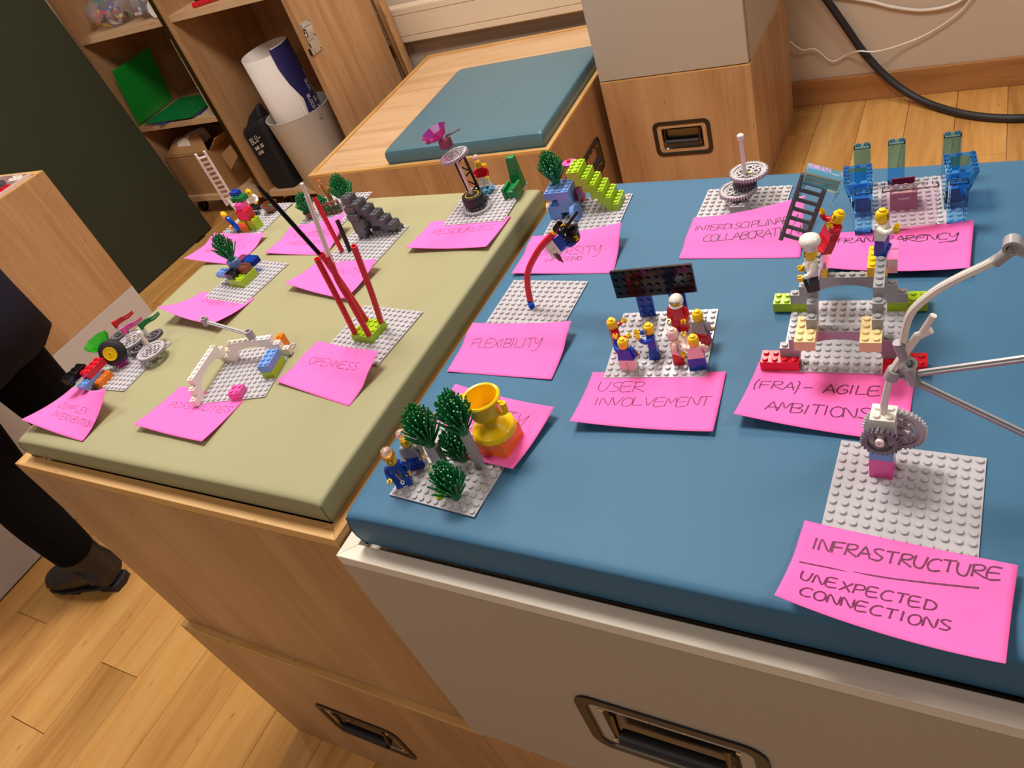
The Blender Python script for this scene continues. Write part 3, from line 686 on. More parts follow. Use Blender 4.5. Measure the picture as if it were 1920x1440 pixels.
# ------------------------------------------------------------------ sticky notes with handwriting
FONT = {  # single-stroke capitals in a unit box, y down
 'A': [[(0, 1), (.5, 0), (1, 1)], [(.12, .66), (.98, .6)]], 'B': [[(.08, 0), (.05, 1)], [(0, .06), (.7, .05), (.85, .25), (.6, .45), (.1, .5)], [(.3, .48), (.9, .6), (.85, .88), (.5, 1), (0, .98)]],
 'C': [[(.95, .1), (.6, 0), (.2, .2), (.02, .6), (.2, .95), (.6, 1), (1, .9)]], 'D': [[(.1, 0), (.06, 1)], [(0, .05), (.6, .12), (.95, .5), (.7, .9), (0, 1)]],
 'E': [[(.9, 0), (.08, .05), (.04, 1), (.95, .95)], [(.06, .5), (.8, .45)]], 'F': [[(.95, 0), (.05, .06), (.03, 1)], [(.05, .5), (.8, .45)]],
 'G': [[(.9, .1), (.5, 0), (.1, .35), (.1, .8), (.5, 1), (.92, .8), (.9, .55), (.5, .55)]], 'H': [[(.05, 0), (.02, 1)], [(.92, 0), (.95, 1)], [(.04, .5), (.93, .48)]],
 'I': [[(.5, 0), (.46, 1)]], 'L': [[(.1, 0), (.05, .97), (.98, .92)]], 'M': [[(0, 1), (.12, .05), (.5, .7), (.85, 0), (1, 1)]],
 'N': [[(0, 1), (.08, .04), (.85, .96), (.98, 0)]], 'O': [[(.5, 0), (.12, .2), (.02, .6), (.25, .97), (.7, .98), (.98, .6), (.85, .15), (.45, 0)]],
 'P': [[(.1, 0), (.05, 1)], [(0, .06), (.6, 0), (.9, .2), (.7, .48), (.08, .55)]], 'R': [[(.1, 0), (.05, 1)], [(0, .08), (.65, 0), (.88, .22), (.6, .46), (.1, .52), (1, 1)]],
 'S': [[(.9, .08), (.5, 0), (.15, .2), (.45, .47), (.85, .68), (.6, .97), (.05, .93)]], 'T': [[(0, .05), (1, 0)], [(.5, .03), (.45, 1)]],
 'U': [[(.05, 0), (.05, .7), (.35, 1), (.75, .9), (.92, 0)]], 'V': [[(0, 0), (.45, 1), (1, 0)]], 'X': [[(.05, 0), (.95, 1)], [(.95, 0), (.02, 1)]],
 'Y': [[(.05, 0), (.1, .45), (.5, .55), (.9, .05)], [(.95, .0), (.75, .9), (.4, 1.4), (-.1, 1.35)]], '(': [[(.8, -.2), (.3, .2), (.2, .7), (.7, 1.25)]], ')': [[(.1, -.2), (.7, .1), (.45, .5), (.8, .6), (.5, .8), (.5, 1.1), (.1, 1.3)]],
 '-': [[(.1, .55), (.9, .5)]], '.': [[(.3, .95), (.45, 1)]], 'f': [[(.9, 0), (.4, .1), (.3, 1.1)], [(.1, .5), (.8, .45)]], 'o': [[(.5, .3), (.1, .6), (.4, 1), (.85, .7), (.5, .3)]],
 '_': [[(0, 0), (1, 0)]]}
def sstep(a, b, x):
    t = min(1, max(0, (x - a) / (b - a))); return t * t * (3 - 2 * t)
def note(key, label, corners, lines, base, onplate=False, ov=.2, ink=INK, pen=.62, seed=0, strokes=()):
    """corners TL TR BR BL in mm; lines: (text, x, y, letter height, advance, slope) in note mm"""
    cx = sum(c[0] for c in corners) / 4; cy = sum(c[1] for c in corners) / 4
    root = thing('sticky_note', label, 'sticky note', cx, cy, base, 0, 'pink sticky notes laid out in front of the models')
    A, B, C, D = [Vector((x - cx, y - cy, 0)) for x, y, z in corners]; zc = [max(.25, z - base) for x, y, z in corners]
    def S(u, v):
        p = A * (1 - u) * (1 - v) + B * u * (1 - v) + C * u * v + D * (1 - u) * v
        zb = (3.9 * (1 - sstep(ov, ov + .30, v)) if onplate else .15) + .12
        q = 1.7
        zf = [3.9 if (onplate and i < 2) else 0 for i in range(4)]
        w = [((1 - u) * (1 - v)), (u * (1 - v)), (u * v), ((1 - u) * v)]
        p.z = zb + sum(max(0, zc[i] - zf[i]) * w[i] ** q for i in range(4)); return p
    nu, nv = 30, 20
    g = G(); g.add([tuple(S(i / nu, j / nv)) for j in range(nv + 1) for i in range(nu + 1)],
                   [(j * (nu + 1) + i, (j + 1) * (nu + 1) + i, (j + 1) * (nu + 1) + i + 1, j * (nu + 1) + i + 1) for j in range(nv) for i in range(nu)])
    o = g.build('paper', PINK, root, ang=180); md = o.modifiers.new('thickness', 'SOLIDIFY'); md.thickness = .00018; md.offset = 0
    rr = random.Random(seed); ig = G()
    def pt(x, y):
        u, v = x / 127.0, y / 76.0; p = S(u, v); du = (S(u + .004, v) - S(u - .004, v)).normalized(); dv = (S(u, v + .004) - S(u, v - .004)).normalized()
        n = dv.cross(du).normalized(); n = n if n.z > 0 else -n; return p + n * .16, n
    def stroke(ps, w):
        w = w * 1.25
        q = []
        for a, b in zip(ps, ps[1:]):
            L_ = sqrt((a[0] - b[0]) ** 2 + (a[1] - b[1]) ** 2); m = max(1, int(L_ / 1.6))
            q += [(a[0] + (b[0] - a[0]) * k / m, a[1] + (b[1] - a[1]) * k / m) for k in range(m)]
        q.append(ps[-1])
        vs = []; n = len(q)
        for i, (x, y) in enumerate(q):
            P0, nn = pt(x, y); P1 = pt(*q[min(i + 1, n - 1)])[0]; Pm = pt(*q[max(i - 1, 0)])[0]; d = (P1 - Pm)
            d = d.normalized() if d.length > 1e-6 else Vector((1, 0, 0)); s = nn.cross(d).normalized() * w * (.5 + .06 * sin(i * 1.7))
            vs += [tuple(P0 + s), tuple(P0 - s), ]
        ig.add(vs, [(2 * i, 2 * i + 1, 2 * i + 3, 2 * i + 2) for i in range(n - 1)])
    for text, x, y, h, adv, slope in lines:
        for ch in text:
            if ch == ' ': x += adv * .8; continue
            ww = h * (.82 if ch not in 'I.()' else .3); j = rr.uniform(-.05, .05) * h; sk = rr.uniform(-.04, .10)
            for st in FONT[ch]:
                pts = [(x + (a * ww) + sk * (1 - b) * h, y + b * h + j + slope * (a * ww)) for a, b in st]
                if len(pts) > 3: pts = [(p.x, p.y) for p in smooth_path([(a, b, 0) for a, b in pts], 3)]
                stroke([(min(126, max(1, a)), min(75, max(1, b))) for a, b in pts], pen)
            dx = adv * (.55 if ch in 'I.()' else 1); x += dx; y += slope * dx
    for st in strokes: stroke(st, pen)
    if ig.v:
        ho = ig.build('handwriting', ink, root, ang=180)
    return root
NC = {'n1': [(-1083.9, 732.3, 3.9), (-958.1, 727.6, 3.8), (-960.0, 653.4, -3.6), (-1086.0, 657.0, 6.4)],
 'n2': [(-921.5, 751.9, 0.0), (-795.8, 749.3, 21.0), (-796.2, 675.9, -3.7), (-921.3, 678.5, -0.1)],
 'n3': [(-799.6, 664.9, -3.7), (-672.6, 646.9, 10.8), (-680.4, 571.8, 2.4), (-804.8, 595.0, 8.3)],
 'n4': [(-981.4, 585.7, -3.7), (-855.9, 574.8, -3.7), (-861.1, 502.4, 11.2), (-986.2, 516.3, 23.6)],
 'n5': [(-1037.1, 371.3, -1.8), (-914.1, 357.1, 25.1), (-915.4, 291.7, -3.7), (-1042.5, 297.2, 11.2)],
 'n6': [(-837.6, 397.6, -3.5), (-712.5, 389.4, -3.7), (-713.1, 317.8, 1.9), (-840.0, 323.0, 5.3)],
 'n7': [(-669.7, 493.6, -.3), (-548.6, 466.4, 16.7), (-556.7, 398.6, -3.7), (-682.4, 420.0, -0.1)],
 'n8': [(-651.0, 754.4, -3.6), (-523.5, 761.2, -3.7), (-522.5, 685.2, 0.5), (-647.6, 680.1, 4.7)],
 'n9': [(-461.3, 701.7, 4), (-339.5, 702.0, 20.0), (-329.4, 631.6, .3), (-456.9, 626.3, 3.3)],
 'n10': [(-264.0, 731.9, 4), (-142.2, 728.7, 28.6), (-136.7, 658.3, .3), (-261.9, 657.2, 0.8)],
 'n11': [(-116.5, 699.2, 1.0), (11.3, 706.0, 8), (10.7, 630.4, 9), (-113.8, 624.5, 14)],
 'n12': [(-145.3, 502.9, .4), (-21.8, 499.4, .4), (-21.7, 422.4, 3.7), (-149.3, 427.0, 12.0)],
 'n13': [(-296.0, 474.3, .3), (-170.4, 486.5, 1.5), (-163.5, 411.7, 4.7), (-288.8, 400.5, 10.5)],
 'n14': [(-463.1, 533.3, 4.8), (-338.1, 532.3, 14.1), (-334.2, 458.9, 1.5), (-459.4, 459.0, .3)],
 'n15': [(-433.6, 436.5, 6.4), (-310.6, 415.4, 10.4), (-322.0, 341.9, 6.3), (-447.4, 359.3, .3)],
 'n16': [(-79.2, 336.4, 6.3), (47.6, 326.7, 8.3), (41.1, 252.8, 18.6), (-85.1, 263.4, 22.2)]}
_n = 'pink sticky note '
note('n1', _n + 'with faint writing in front of the white ladder model', NC['n1'], [('AGI', 18, 40, 9, 9, 0), ('ITY', 78, 26, 9, 9, 0)], -4, True, .1, seed=1, pen=.45)
note('n2', _n + 'reading STRUCTURED FREEDOM', NC['n2'], [('STRUCTURED', 24, 22, 10, 8.6, 0), ('FREEDOM', 26, 42, 10, 10, -.03)], -4, True, .15, seed=2, pen=.5)
note('n3', _n + 'with faint writing in front of the dark grey rock', NC['n3'], [('S', 20, 19, 9, 9, 0), ('UN', 60, 18, 10, 10.5, 0), ('ITY', 84, 16, 10, 10.5, 0)], -4, False, seed=3, pen=.5)
note('n4', _n + 'reading DIVERSITY in front of the stacked colourful bricks', NC['n4'], [('DIVERSITY', 30, 16, 11, 9.6, 0)], -4, False, seed=4, pen=.5)
note('n5', _n + 'reading COMPLEX INTERVENTION, strongly curled at its right', NC['n5'], [('COMPLEX', 20, 27, 10, 11, 0), ('INTERVENTION', 28, 44, 10, 8.6, 0)], -4, False, seed=5, pen=.55)
note('n6', _n + 'reading POSSIBILITIES', NC['n6'], [('POSSIBILITIES', 17, 26, 10.5, 9.4, -.11)], -4, False, seed=6, pen=.55)
note('n7', _n + 'reading OPENNESS', NC['n7'], [('OPENNESS', 19, 26, 11, 11, -.08)], -4, True, .34, seed=7, pen=.55)
note('n8', _n + 'reading RESOURCES', NC['n8'], [('RESOURCES', 18, 24, 13, 10.7, -.05)], -4, False, seed=8, pen=.55)
note('n9', _n + 'reading DIVERSITY OF STEND below the hanging figure', NC['n9'], [('DIVERSITY', 20, 26, 12.5, 10.6, .02), ('of STEND.', 34, 44, 7.5, 6.3, -.03)], 0, True, .2, seed=9, pen=.62)
note('n10', _n + 'reading INTERDISCIPLINARY COLLABORATION', NC['n10'], [('INTERDISCIPLINARY', 6.5, 17.5, 10, 7.5, .02), ('COLLABORATION', 21, 37, 11, 8.2, -.04)], 0, True, .50, seed=10, pen=.8)
note('n11', _n + 'reading TRANSPARENCY', NC['n11'], [('TRANSPARENCY', 8, 10, 10, 9.1, .05)], 0, False, seed=11, pen=.9, strokes=([(2, 14), (22, 14.5)], [(58, 20), (92, 15)], [(100, 29), (116, 27)]))
note('n12', _n + 'reading (FRA)- AGILE AMBITIONS', NC['n12'], [('(FRA)- AGILE', 4, 25, 11, 9.6, -.08), ('AMBITIONS', 21, 50, 12, 9.7, -.08)], 0, False, seed=12, pen=1.0, ink=INKD)
note('n13', _n + 'reading USER INVOLVEMENT', NC['n13'], [('USER', 11, 14, 14, 11.5, 0), ('INVOLVEMENT', 14, 37, 12, 10, -.05)], 0, False, seed=13, pen=.72, ink=INKD)
note('n14', _n + 'reading FLEXIBILITY', NC['n14'], [('FLEXIBILITY', 12, 25, 11.5, 9.0, -.05)], 0, True, .2, seed=14, pen=.62)
note('n15', _n + 'ending in TY, under the trophy model', NC['n15'], [('CREATIVI', 4, 16, 12, 9.6, .0), ('TY', 80, 13, 14, 15, .0)], 0, False, seed=15, pen=.62)
note('n16', _n + 'reading INFRASTRUCTURE UNEXPECTED CONNECTIONS', NC['n16'], [('INFRASTRUCTURE', 9.5, 13, 9.5, 8.15, -.075), ('UNEXPECTED', 9, 43.5, 8.6, 8.1, -.07), ('CONNECTIONS', 12.5, 57.5, 8.6, 8.3, -.07)], 0, True, .14, seed=16, pen=1.1, ink=INKD,
     strokes=([(5, 36), (60, 29.5), (109, 22)],))
# ------------------------------------------------------------------ the models
_b = {'p1': 'grey studded baseplate under the white ladder model', 'p2': 'grey studded baseplate with flower pots and brown fence', 'p3': 'grey studded baseplate under the dark grey rock',
      'p4': 'grey studded baseplate under the stacked colourful bricks with tuft', 'p5': 'grey studded baseplate with gears, flags and wheel', 'p6': 'grey studded baseplate with white arches and pink brick',
      'p7': 'grey studded baseplate with lime brick and red hoses', 'p8': 'grey studded baseplate with wheel, tower and green throne', 'p9': 'grey studded baseplate with lime stairs and blue brick house',
      'p10': 'grey studded baseplate under the stacked grey gears', 'p11': 'grey studded baseplate inside the clear blue walls', 'p12': 'grey studded baseplate between the red and lime bricks of the bridge',
      'p13': 'grey studded baseplate with a crowd of figures and black board', 'p14': 'grey studded baseplate with only one red bent hose', 'p15': 'grey studded baseplate with trophy and green tufts', 'p16': 'grey studded baseplate nearest the camera with gear tower'}
for k, v in _b.items(): baseplate(k, v)
TB = 1.6
def model(pl, name, label, cat, c=0, r=0, z=TB, group=None, rot=0): return pthing(pl, name, label, cat, group, c, r, z, rot)

# --- p16 gear tower with long hoses
t = model('p16', 'gear_tower', 'gear tower of pink, blue and white bricks carrying a long white hose', 'toy model', 3, 2)
brick(t, 'pink', 0, 0, 0, 2, 2, 19.2); brick(t, 'mblue', 0, 0, 19.2, 2, 2); brick(t, 'tan', 0, 0, 28.8, 2, 2, 3.2)
brick(t, 'white', 0, 0, 32, 2, 2, 19.2); brick(t, 'white', 0, 0, 51.2, 2, 2)
gear(t, 24, 'dgear', (8, -20.5, 45), (0, -1, -.02)); axle(t, 'white', (8, -24, 49), (8, 6, 49), 2.2)
G().ring((8, -24.2, 49), 3, .9, 2.4, 14, (0, -1, 0)).build('axle_bush', P['white'], t)
gear(t, 40, 'gear', (14, 3, 34), (.05, 1, .04))
def q16(c, z, dy=0): return ((c - 3) * 8, -8 + dy, z - TB)
flexhose(t, 'white', [q16(4, 60), q16(4.1, 75), q16(4.5, 98), q16(5.1, 112), q16(6.3, 134)], 2.3, 'white_hose')
G().cyl(q16(6.25, 133), 2.6, 9, 10, (.75, 0, .62)).join(G().cyl(q16(6.6, 137), 2.1, 14, 10, (.36, 0, .93))).build('hose_tip', P['white'], t)
# ring joint low on the hose
g = G().ring(q16(4.5, 96), 4.6, 2.6, 8, 18, (.3, 0, 1)); g.build('ring_joint', P['grey'], t)
g = G().cyl(q16(6.25, 93), 4.0, 16, 16, (-.35, 0, 1)).join(G().ring(q16(5.5, 108), 4.6, 2.6, 7, 18, (.45, -.5, .7))).join(G().cyl(q16(5.6, 110), 3.5, 18, 16, (-.3, 0, 1)))
g.join(G().cyl(q16(6.3, 92.4), 2.6, 1.2, 12, (-.35, 0, 1))); g.build('angle_connector', P['grey'], t)
G().cyl(q16(6.33, 92.0), 2.0, .8, 10, (-.35, 0, 1)).build('connector_bore', P['tanwood'], t)
flexhose(t, 'white', [q16(5.3, 128), q16(5.45, 141), q16(5.9, 154), q16(7.2, 168), q16(8.6, 178), q16(10.2, 187.5), q16(10.8, 192)], 2.2, 'white_hose')
g = G().cyl(q16(10.65, 189), 3.3, 12, 16, (.62, 0, .8)).join(G().ring(q16(11.5, 200.5, 4), 4.5, 2.9, 8, 20, (0, -1, 0))).join(G().cyl(q16(11.65, 199.5), 3.3, 14, 16, (.9, 0, -.6)))
g.build('angle_connector', P['grey'], t)
flexhose(t, 'white', [q16(13.2, 190), q16(14.5, 180), q16(15.4, 165)], 2.2, 'white_hose')
axle(t, 'grey', q16(6.5, 102), q16(14.8, 124.5), 2.3); axle(t, 'grey', q16(5.3, 99), q16(15, 52), 2.3)

# --- p15 trophy grove
t = model('p15', 'trophy', 'big yellow toy trophy cup standing on the orange block', 'toy trophy', 10, 2, TB + 19.2)
G().lathe([(18.5, 0), (20, .8), (20, 6.5), (18.5, 8), (9, 11), (7.4, 13.5), (7.4, 18), (9.5, 20.5), (14.5, 24), (15.5, 30), (15.8, 39), (17.6, 41), (18, 43), (17, 44.2), (15.2, 43.6), (14.2, 38), (13.6, 30), (11, 25), (.1, 23.5)], 36).build('cup', P['yellow'], t, ang=50)
for s in (-1, 1):
    g = G(); pts = [(s * 14.5, 0, 41), (s * 21, 0, 39.5), (s * 22.5, 0, 34), (s * 20.5, 0, 28), (s * 15, 0, 25)]
    g.tube(smooth_path(pts, 5), 2.0, 8)
    for k in range(4): g.ring((s * (22.4 - .2 * k), 0, 38.5 - 3.2 * k), 2.9, 1.2, 1.8, 12, (0, 0, 1))
    g.build('cup_handle', P['yellow'], t)
t = model('p15', 'orange_block', 'plain orange block under the yellow trophy', 'toy brick', 8, 0)
brick(t, 'orange', 0, 0, 0, 4, 4, 19.2, False)
t = model('p15', 'toy_column', 'slim light grey toy column holding the tuft next to the trophy', 'toy column', 8.6, 5.0)
G().box(.4, -7.6, 0, 7.6, -.4, 45).build('shaft', P['grey'], t, bevel=.4, seg=1)
t.rotation_euler.x = 0
t = model('p15', 'toy_column', 'wide light grey toy column holding the leftmost tall tuft', 'toy column', 3.2, 6)
G().box(.4, -7.6, 0, 14.6, -.4, 28).build('shaft', P['grey'], t, bevel=.4, seg=1)
bush('p15', 'dark green tuft on the slim column beside the trophy', 'green prickly tufts of the trophy model', 9.05, 5.5, TB + 44, 46, 11, (-.10, .08))
bush('p15', 'dark green tuft on the wide column at the left', 'green prickly tufts of the trophy model', 4.1, 6.5, TB + 27.5, 46, 12, (-.12, .1))
bush('p15', 'dark green tuft standing on the baseplate nearest the camera', 'green prickly tufts of the trophy model', 8.6, 10.2, TB, 42, 13, (-.1, .05))
bush('p15', 'shaded dark green tuft between the two columns', 'green prickly tufts of the trophy model', 6.4, 5.2, TB, 40, 14, (-.05, 0))
t = model('p15', 'toy_sword', 'thin clear yellow foil leaning between figure and front tuft', 'toy sword', 6.6, 10.6)
G().tube([(0, 0, 4), (-6, 8, 16), (-21, 26, 46)], [.8, .7, .45], 6).join(G().ball((-21, 26, 46), 1.3, 8, 6)).build('blade', P['tneon'], t)
G().lathe([(2.4, 0), (4.2, .6), (4.2, 1.8), (1.4, 3), (1.3, 7)], 12).build('guard', P['tneon'], t)
figure('p15', 'blue toy figure with crown holding a dark tool, on the trophy baseplate', 1.0, 10.0, TB, 35, 'blue', 'blue', hat='crown', armR=-20, armL=10, tilt=None)
figure('p15', 'grey-shirted bearded toy figure with blue legs and clear dome, on the trophy baseplate', 1.2, 7.2, TB, 25, 'grey', 'blue', hat='gem', armR=-15, armL=0)
t = model('p15', 'toy_saw', 'small dark brown toy saw blade held by the crowned figure', 'toy tool', 1.6, 10.6, TB + 13)
G().hexa([(0, 0, 0), (1, 0, 0), (1, 2, 0), (0, 2, 0)], [(-3, 5, 17), (-1.8, 5, 17), (-1.8, 9, 16), (-3, 9, 16)]).build('blade', P['dgrey'], t)
G().tube([(4, -3, 2), (2, -2, 5), (-1, -1, 8)], .8, 6).join(G().ring((4.5, -3.5, 0), 2, 1.1, 1, 10, (1, 0, 1))).build('spanner', SILV, t)
t = model('p15', 'small_flower_stack', 'small red and orange flower behind the leftmost tufts', 'toy flower', 4, 2)
G().cyl((4, -4, 0), 1.6, 14, 8).build('stem', P['green'], t); G().lathe([(1.5, 14), (5, 16), (5.4, 18), (2, 18)], 8, (4, -4, 0)).build('blossom', P['red'], t); G().ball((8, -6, 17), 2.8, 8, 6).build('orange_bud', P['orange'], t)

# --- p13 crowd and board
t = model('p13', 'display_board', 'glossy black studded board tilted on two blue posts behind the figures', 'toy board', 0, 0)
for c in (2.4, 6.5):
    g = G().box(c * 8 + .1, -7.4, 0, c * 8 + 15.9, -4.2, 47.9)
    for i in range(2):
        for j in range(6): g.cyl((c * 8 + 4 + 8 * i, -7.4, 4 + 8 * j), 2.45, 1.7, 12, (0, -1, 0))
    g.build('post', P['blue'], t, bevel=.25, seg=1)
g = G().box(.1, -3.2, 0, 79.9, 0, 31.9)
for i in range(10):
    for j in range(4): g.cyl((4 + 8 * i, -3.2, 4 + 8 * j), 2.45, 1.7, 14, (0, -1, 0))
o = g.build('board', P['black'], t, bevel=.25, seg=1); o.location = (.001, -.0075, .0275); o.rotation_euler = (radians(-2), radians(-1.7), 0)
gr = 'toy figures gathered in front of the board'
figure('p13', 'blue-shirted figure with pale legs, front left of the crowd, hand raised', 3, 10.6, TB, 178, 'blue', 'rose', group=gr, armR=120, armL=0, hips='rose')
figure('p13', 'all-blue figure in profile pointing left in the middle of the crowd', 5.6, 8.2, TB, -78, 'blue', 'blue', group=gr, armR=95, armL=60, head_rot=35)
figure('p13', 'pale-headed figure with white top and red legs, seen from the side', 8.5, 9.2, TB, 100, 'rose', 'red', group=gr, armR=5, armL=0, arms='rose', head='rose', face=False)
figure('p13', 'pale-shirted figure with blue legs, front right of the crowd, arm up', 11, 10.5, TB, 188, 'rose', 'blue', group=gr, armR=100, armL=10, arms='rose')
figure('p13', 'grey-shirted figure with red trousers at the right rear', 10.9, 6.2, TB, 165, 'grey', 'red', group=gr, armR=35, armL=0, head_rot=60)
figure('p13', 'all-red figure with white helmet facing the camera', 8, 3.4, TB, -8, 'red', 'red', group=gr, armR=30, armL=0, hat='helmet')
figure('p13', 'red-shirted figure at the left edge of the baseplate', .9, 7.0, TB, 120, 'red', 'red', group=gr, armR=60, armL=30)

# --- p14 flexibility hose with hanging figure
t = model('p14', 'bent_hose', 'bent red ribbed hose rising from a blue socket on its own baseplate', 'toy hose', 5.5, 5.8)
def q14(c, z): return ((c - 5.5) * 8, -1.6, z - TB)
G().lathe([(3.6, 0), (3.6, 6), (3.0, 6.2), (3.0, 11)], 14, (2.6, -2.4, 0)).build('socket', P['tdblue'], t)
ribbed(t, 'red', [q14(5.85, 11), q14(6.0, 20), q14(6.3, 32), q14(7.0, 48.7), q14(8.3, 64), q14(10.3, 82), q14(12.7, 98)], 3.5)
G().lathe([(3.2, 0), (3.2, 5)], 12, q14(12.75, 98.4), (.72, 0, .69)).build('yellow_collar', P['yellow'], t)
G().ring(q14(13.2, 102), 4.3, 2.6, 9, 16, (.72, 0, .69)).build('black_cup', P['black'], t)
figure('p14', 'blue-shirted figure in a black pointed hat clinging to the red hose end', 11.5, 6.0, 75, 160, 'blue', 'white', armR=165, armL=150, hat='witch', tilt=Matrix.Rotation(radians(50), 4, 'Y'), hands='yellow')
t = model('p14', 'toy_broom', 'black stick held above the hanging figure', 'toy stick', 14.2, 6.5, 102)
G().cyl((0, 0, 0), 1.5, 31, 8, (.72, 0, .69)).build('stick', P['black'], t)
t = model('p14', 'toy_horn', 'small dark plum horn hanging below the clinging figure', 'toy horn', 12.5, 6.6, 66)
G().tube([(0, 0, 12), (1.5, 0, 6), (5, 0, 0)], [3.4, 2.6, .5], 8).build('horn', P['plum'], t)

# --- p12 bridge
t = model('p12', 'toy_bridge', 'toy bridge of grey stepped arches on red and lime bricks', 'toy bridge', 0, 0)
for c in (-2, 10):
    brick(t, 'lime', c, 0, 0, 4, 2); brick(t, 'red', c, 10, 0, 4, 2)
arch12(t, 'grey', 0, 1, 9.6); arch12(t, 'grey', 0, 10, 9.6)
for c in (2, 8): brick(t, 'tan', c, 10, 38.4, 2, 4)
for c in (2, 8): brick(t, 'yellow', c, -2, 38.4, 2, 4)
arch12(t, 'grey', 3, 0, 48, 'r'); arch12(t, 'grey', 9, 0, 48, 'r')
for c in (2.1, 10): G().box(c * 8, -24, 48, c * 8 + 7.6, 4, 62).build('clear_panel', P['tclear'], t)
figure('p12', 'figure in white chef hat and black trousers on the left arch', 3.5, 9.6, 48 + 28.8 + TB, -72, 'white', 'black', hat='chef', armR=20, armL=0)
figure('p12', 'white-shirted blue-legged figure on the right arch of the bridge', 9.5, 4.0, 48 + 28.8 + TB, 78, 'white', 'blue', armR=10, armL=80)
figure('p12', 'red figure leaning back holding up the dark ladder', 3.9, 3.2, 48 + 28.8 + TB, -60, 'red', 'red', armR=95, armL=100, tilt=Matrix.Rotation(radians(22), 4, 'Y'))
t = model('p12', 'toy_ladder', 'dark grey toy ladder held aloft above the bridge', 'toy ladder', -.1, 4, 94)
g = G(); ax = Vector((21, 0, 60)); up = ax.normalized(); sd = Vector((17.6, 0, -7.5))
for s in (0, 1):
    o_ = Vector((0, 0, 0)) + sd * s; g.tube([o_, o_ + ax], 2.1, 6)
g.build('rails', P['dgrey'], t); 
for k in range(7):
    o_ = ax * (.08 + .14 * k); G().tube([o_, o_ + sd], 1.7, 6).build('rung', P['dgrey'], t)
t = model('p12', 'clear_windscreen', 'pale clear blue windscreen piece hooked on the dark ladder top', 'toy windscreen', 2.35, 3.7, 147)
g = G(); A_ = Vector((2, 0, 0)); vs = []
X = Vector((25, 0, -11)); Y = Vector((5, 0, 15)); Zn = Vector((0, -1, 0))
pr = [(0, 0, 0), (0, 0, 6), (0, .25, 9), (0, .8, 9), (0, 1, 6), (0, 1, 0)]
for a_ in (0, 1):
    for _, v, h in pr: vs.append(tuple(X * a_ + Y * v + Zn * h))
n = len(pr); g.add(vs, [(i, i + 1, n + i + 1, n + i) for i in range(n - 1)] + [tuple(range(n)), tuple(reversed(range(n, 2 * n)))])
g.build('screen', P['tlblue'], t, bevel=1)
for s in (.05, 1.0):
    o_ = X * s; G().ball(tuple(o_ + Vector((0, -2, -1))), 2.2, 8, 6).join(G().tube([o_ + Vector((0, -2, -2)), o_ + Vector((-4 - 1 * s, -2, -13))], [1.6, 1.2], 6)).build('clip', P['tlblue'], t)
for k in (.3, .6): G().tube([Y * k + Zn * 8.6, Y * k + X + Zn * 8.6], .8, 6).build('ridge', P['tlblue'], t)

# --- p11 clear walls
t = model('p11', 'clear_castle', 'castle of clear blue wall panels and a pink chest on the baseplate', 'toy castle', 0, 0)
def panel(nm, mat, c, r, w, z=0, h=48, d=1, front=True):
    g = G(); x0, x1 = c * 8 + .1, (c + w) * 8 - .1; y1, y0 = -r * 8 - .1, -(r + d) * 8 + .1
    g.box(x0, y0, z, x1, y1, z + 2).box(x0, y0, z + h - 2, x1, y1, z + h)
    g.box(x0, y0, z + 2, x0 + 1.3, y1, z + h - 2).box(x1 - 1.3, y0, z + 2, x1, y1, z + h - 2)
    g.box(x0 + 1.3, y0, z + 2, x1 - 1.3, y0 + 1.2, z + h - 2)
    for i in range(int(w)): g.ring((x0 + 4 + 8 * i, (y0 + y1) / 2, z + h), 2.4, 1.6, 1.7, 12)
    return g.build(nm, P[mat], t)
panel('wall_panel', 'tblue', 0, 11, 2); panel('wall_panel', 'tblue', 10, 11, 2)
panel('wall_panel', 'tblue', 0, 0, 2, 0); panel('wall_panel', 'tblue', 4, 0, 2, 0); panel('wall_panel', 'tblue', 10.2, 0, 2, 0)
panel('clear_wall_panel', 'tclear', 3, 11, 6)
for s, c0 in ((-1, 0), (1, 10)):
    g = G(); xb0, xb1 = c0 * 8, c0 * 8 + 16
    xt0, xt1 = (xb0 - 10, xb1 + 1) if s < 0 else (xb0, xb1 + 12)
    b = [(xb0, -66, 8), (xb1, -66, 8), (xb1, -30, 8), (xb0, -30, 8)]; tt = [(xt0, -63, 38.4), (xt1, -63, 38.4), (xt1, -26, 38.4), (xt0, -26, 38.4)]
    def ins(q, k): cx = sum(p[0] for p in q) / 4; cy = sum(p[1] for p in q) / 4; return [(p[0] + (k if p[0] < cx else -k), p[1] + (k if p[1] < cy else -k), p[2]) for p in q]
    bi, ti = ins(b, 1.3), ins(tt, 5.5)
    g.add(b + tt + [(x, y, z + 2) for x, y, z in bi] + ins(ti, -0.01), [(3, 2, 1, 0)] + [(i, (i + 1) % 4, 4 + (i + 1) % 4, 4 + i) for i in range(4)] + [(4 + i, 4 + (i + 1) % 4, 12 + (i + 1) % 4, 12 + i) for i in range(4)] + [(8 + (i + 1) % 4, 8 + i, 12 + i, 12 + (i + 1) % 4) for i in range(4)] + [(8, 9, 10, 11)])
    for k in range(5):
        for xx in (xt0 + 3, xt1 - 3): g.ring((xx, -59 + 7.4 * k, 38.4), 2.2, 1.4, 1.6, 10)
    for xx in ((xt0 + xt1) / 2,):
        for yy in (-60, -29): g.ring((xx, yy, 38.4), 2.2, 1.4, 1.6, 10)
    g.build('sloping_bay', P['tblue'], t)
    brick(t, 'tblue', c0, 5, 0, 2, 3, 8, False, 'bay_foot')
t = model('p11', 'toy_chest', 'dark plum toy chest with clear studs inside the clear blue castle', 'toy chest', 4.1, 5)
